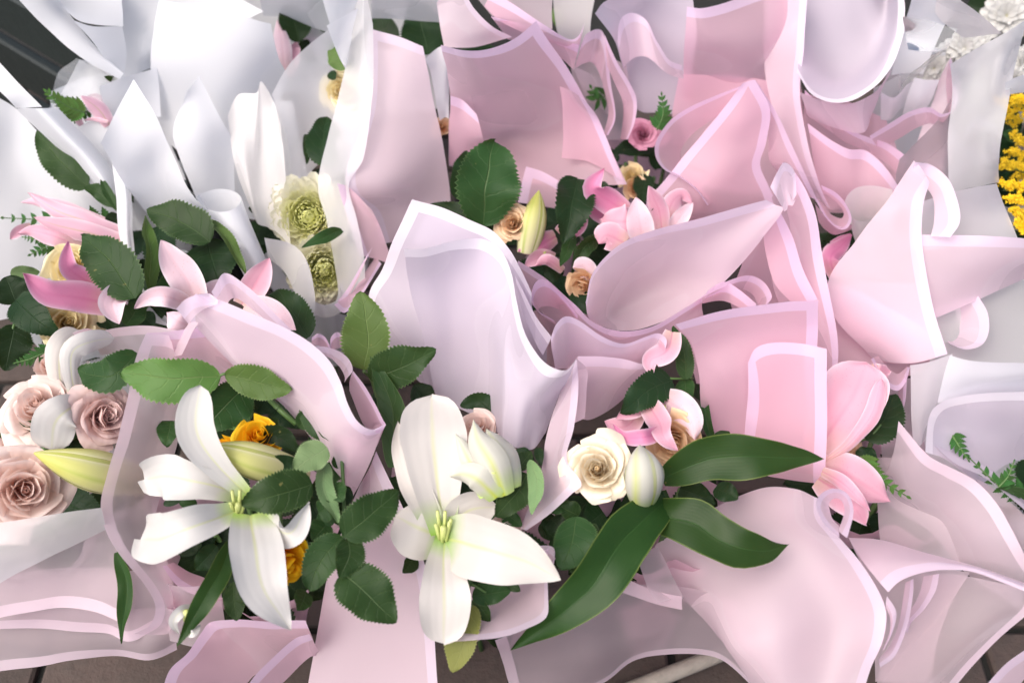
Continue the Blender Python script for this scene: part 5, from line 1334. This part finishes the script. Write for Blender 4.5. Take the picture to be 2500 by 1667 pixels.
# ------------------------------------------------------------------ roses
random.seed(2)
rose('1', 4, 1655, 1450, 47, 180, 'rose_yellow', (0.1, 0.5), 2, 'yellow rose behind the green lily bud')
rose('1', 4, 1430, 1580, 43, 120, 'rose_yellow', (-0.3, -0.2), 2, 'yellow rose mostly hidden by the lily')
rose('1', 7, 1860, 850, 45, 205, 'rose_yellow', (0.5, -0.7), 2, 'yellow rose at the right of the hanging white petal')
rose('3', 7, 170, 340, 45, 330, 'rose_blush', (0.1, -0.05), 0, 'large blush rose at the left edge', spin=1.0)
rose('3', 4, 215, 1250, 46, 250, 'rose_blush', (-0.35, 0.45), 1, 'blush rose seen from the side')
rose('3', 4, 700, 1340, 45, 205, 'rose_mauve', (0.5, 0.1), 1, 'dusty mauve rose beside the film edge')
rose('3', 4, 60, 1500, 42, 160, 'rose_blush', (-0.4, 0.0), 0)
rose('3', 4, 330, 1000, 44, 130, 'rose_blush', (0, 0.5), 2)
rose('2', 8, 1150, 580, 42, 125, 'rose_blush', (0.2, 0.2), 0, 'small blush rose behind the lily petal')
rose('2', 5, 950, 1400, 43, 165, 'rose_blush', (-0.1, 0.5), 2, 'blush rose below the lilac roll')
rose('4', 8, 1715, 195, 47, 225, 'rose_cream', (-0.05, 0.1), 1, 'open cream rose')
rose('4', 9, 120, 50, 45, 215, 'rose_peach', (0.1, -0.3), 2, 'peach rose under the pink lily')
rose('7', 9, 1190, 70, 40, 150, 'rose_peach', (0.3, 0.2), 1, 'peach rose between two pink petals')
rose('9', 4, 440, 380, 47, 200, 'rose_butter', (-0.2, 0.2), 2, 'butter rose under the pink petal')
rose('9', 4, 440, 745, 44, 190, 'rose_butter', (0.1, 0.1), 1, 'butter rose above the blush roses')
rose('5', 2, 1165, 1420, 46, 125, 'rose_peach', (-0.2, 0.1), 1, 'peach rose beside the large leaf')
rose('5', 5, 1610, 520, 42, 130, 'rose_peach', (-0.3, -0.3), 2, 'peach rose deep inside the middle bouquet')
rose('5', 2, 1945, 1110, 41, 110, 'rose_butter', (0, 0.3), 2)
rose('5', 2, 1960, 1200, 40, 90, 'rose_peach', (0, 0), 2)
rose('13', 2, 2010, 845, 45, 100, 'rose_pink', (0, 0.2), 1, 'small dusky pink rose')
rose('11', 1, 2165, 570, 49, 150, 'rose_butter', (-0.2, 0.1), 1, 'cream rose beside the pink film at the top')
rose('12', 2, 735, 800, 46, 75, 'rose_peach', (0.1, 0.2), 2)
chrysanthemum('11', 1, 1985, 1390, 40.5, 225, (-0.15, 0.1), label='pale green chrysanthemum behind frosted film')
chrysanthemum('11', 4, 2060, 400, 38, 195, (0.1, -0.2), label='lower pale green chrysanthemum')
daisy('14', 3, 2240, 110, 52, 165, (0.1, 0.2), label='white daisy at the top right corner')
daisy('14', 3, 1970, 320, 53, 130, (0, 0.3))
daisy('14', 3, 1900, 350, 52, 110, (-0.2, 0.1))
daisy('14', 3, 1780, 440, 50, 140, (-0.1, 0))
daisy('14', 3, 1700, 500, 49, 90, (0, 0.2))
daisy('14', 3, 2350, 400, 51, 110, (0.3, 0))
daisy('14', 3, 2290, 500, 50, 80, (0.2, -0.2))
daisy('14', 3, 2060, 290, 52, 90, (0, 0.3))

# goldenrod: sprays of tiny florets nobody could count
def goldenrod(rg, spec, wz, n):
    par = BOUQ['15']
    pts = spline(parse(rg, spec)[0], 12)
    v, f = tube_mesh(pts, 0.002, 0.001, 6)
    o = link_mesh('goldenrod_spray', v, f, M['stem'], par); sub_parent(o, '15')
    W = wz * unit(pts[len(pts) // 2]) * 0.5
    vs = []; fs = []
    nb = 16
    for bi in range(nb):
        t = 0.15 + 0.85 * bi / (nb - 1)
        p0 = pts[min(len(pts) - 1, int(t * (len(pts) - 1)))]
        d0 = Vector((random.gauss(0, 1), random.gauss(0, 1), random.gauss(0.7, 0.7))).normalized()
        ln = W * random.uniform(0.7, 1.35) * (1 - 0.35 * t)
        for i in range(n // nb):
            q = (i + random.random()) / (n // nb)
            d = Vector((random.gauss(0, 1), random.gauss(0, 1), random.gauss(0.5, 1))).normalized()
            p = p0 + d0 * ln * q - Vector((0, 0, 1)) * ln * 0.35 * q * q + d * 0.0045 * random.random()
            r = random.uniform(0.0011, 0.0021)
            a = d.orthogonal().normalized(); c = d.cross(a)
            k = len(vs)
            vs.append(p + d * r * 0.2)
            for s in range(10):
                g = 2 * math.pi * s / 10
                rr = r * (1.35 if s % 2 else 0.45)
                vs.append(p + (a * math.cos(g) + c * math.sin(g)) * rr + d * r * (0.7 if s % 2 else 0.2))
            vs.append(p - d * r)
            for s in range(10):
                fs.append((k, k + 1 + s, k + 1 + (s + 1) % 10)); fs.append((k + 11, k + 1 + (s + 1) % 10, k + 1 + s))
    q = link_mesh('floret_cluster', vs, fs, M['golden'], o, smooth=False)
    q['kind'] = 'stuff'
    return o
for sp_, wz_ in (("2420,760,44 2330,690,49 2240,650,52", 110), ("2300,760,43 2285,780,46 2250,700,48", 70), ("2420,960,43 2340,900,46 2270,870,48", 130),
                 ("2440,1060,42 2340,1000,45 2280,960,46", 140), ("2400,1120,42 2300,1080,45 2220,1050,46", 120), ("2420,1230,41 2300,1190,44 2210,1190,45", 120),
                 ("2440,1330,40 2340,1290,43 2260,1280,44", 130), ("2440,1420,39 2350,1380,42 2270,1350,43", 120), ("2440,1500,38 2350,1460,41 2300,1420,42", 110), ("2430,620,46 2350,640,50 2290,625,52", 90)):
    goldenrod(3, sp_, wz_ * 1.15, 520)
leaf('15', 3, "2440,700,47 2270,690,49", 60, 'leaf_light')
leaf('15', 3, "2300,880,44 2215,840,45", 80, 'leaf')
for x_, y_ in ((2260, 800), (2300, 1000), (2250, 1130), (2300, 1230), (2320, 1500), (2400, 850), (2230, 930)):
    leaf('15', 3, "%d,%d,38 %d,%d,40" % (x_ + 60, y_ + 40, x_ - 40, y_ - 20), 110, 'leaf_dark')

# ------------------------------------------------------------------ what carries the bouquets
for b_, m_, r_, f_ in (('1', 'pink', .12, 16), ('2', 'pink', .12, 14), ('3', 'mauve', .12, 10), ('4', 'pink', .085, 8), ('5', 'pink', .12, 16), ('6', 'pink', .10, 10),
                       ('7', 'pink', .10, 12), ('8', 'frost', .10, 6), ('9', 'white', .13, 18), ('10', 'white', .11, 8), ('11', 'frost', .10, 10), ('12', 'white', .10, 10),
                       ('13', 'pink', .11, 10), ('14', 'white', .11, 12), ('15', 'frost', .09, 14), ('16', 'pink', .10, 6)):
    base_of(b_, m_, 0.05 if b_ == '16' else 0.08 if b_ == '5' else r_ - 0.015, 0.28 if b_ in ('5', '16') else 0.33, f_ + 6, fh=(0.24, 0.31) if b_ in ('1', '2', '4', '3', '7') else (0.27, 0.38))

# ------------------------------------------------------------------ small things on the ground
a_, b_ = P(8, 1960, 1600, 4), P(9, 330, 1415, 4)
ax = (b_ - a_).normalized()
v, f = tube_mesh([a_ - ax * 0.25, a_, (a_ + b_) * 0.5 + Vector((0, 0, 0.001)), b_, b_ + ax * 0.3], 0.011, 0.010, 14)
st = link_mesh('wooden_stick', v, f, M['stick'])
st['label'] = 'grey weathered stick on the brick paving under the pink film at the bottom'
st['category'] = 'stick'
# dark crate behind the white bouquets, top left
cr_ = bpy.data.objects.new('wooden_crate', None); col.objects.link(cr_)
cr_.location = (-0.80, 0.72, 0); cr_.rotation_euler = (0, 0, R(-38))
cr_['label'] = 'black painted slatted crate in the shade at the top left corner'
cr_['category'] = 'crate'
for i in range(4):
    box('slat', (-0.42, -0.02, 0.02 + i * 0.12), (0.42, 0.0, 0.11 + i * 0.12), M['crate'], cr_, 0.004)
    box('slat', (-0.42, 0.5, 0.02 + i * 0.12), (0.42, 0.52, 0.11 + i * 0.12), M['crate'], cr_, 0.004)
for x in (-0.40, 0.36):
    box('post', (x, 0.002, 0), (x + 0.04, 0.042, 0.47), M['crate'], cr_, 0.004)
    box('post', (x, 0.456, 0), (x + 0.04, 0.498, 0.47), M['crate'], cr_, 0.004)

for o in bpy.data.objects:
    if '_base' in o.keys(): del o['_base']
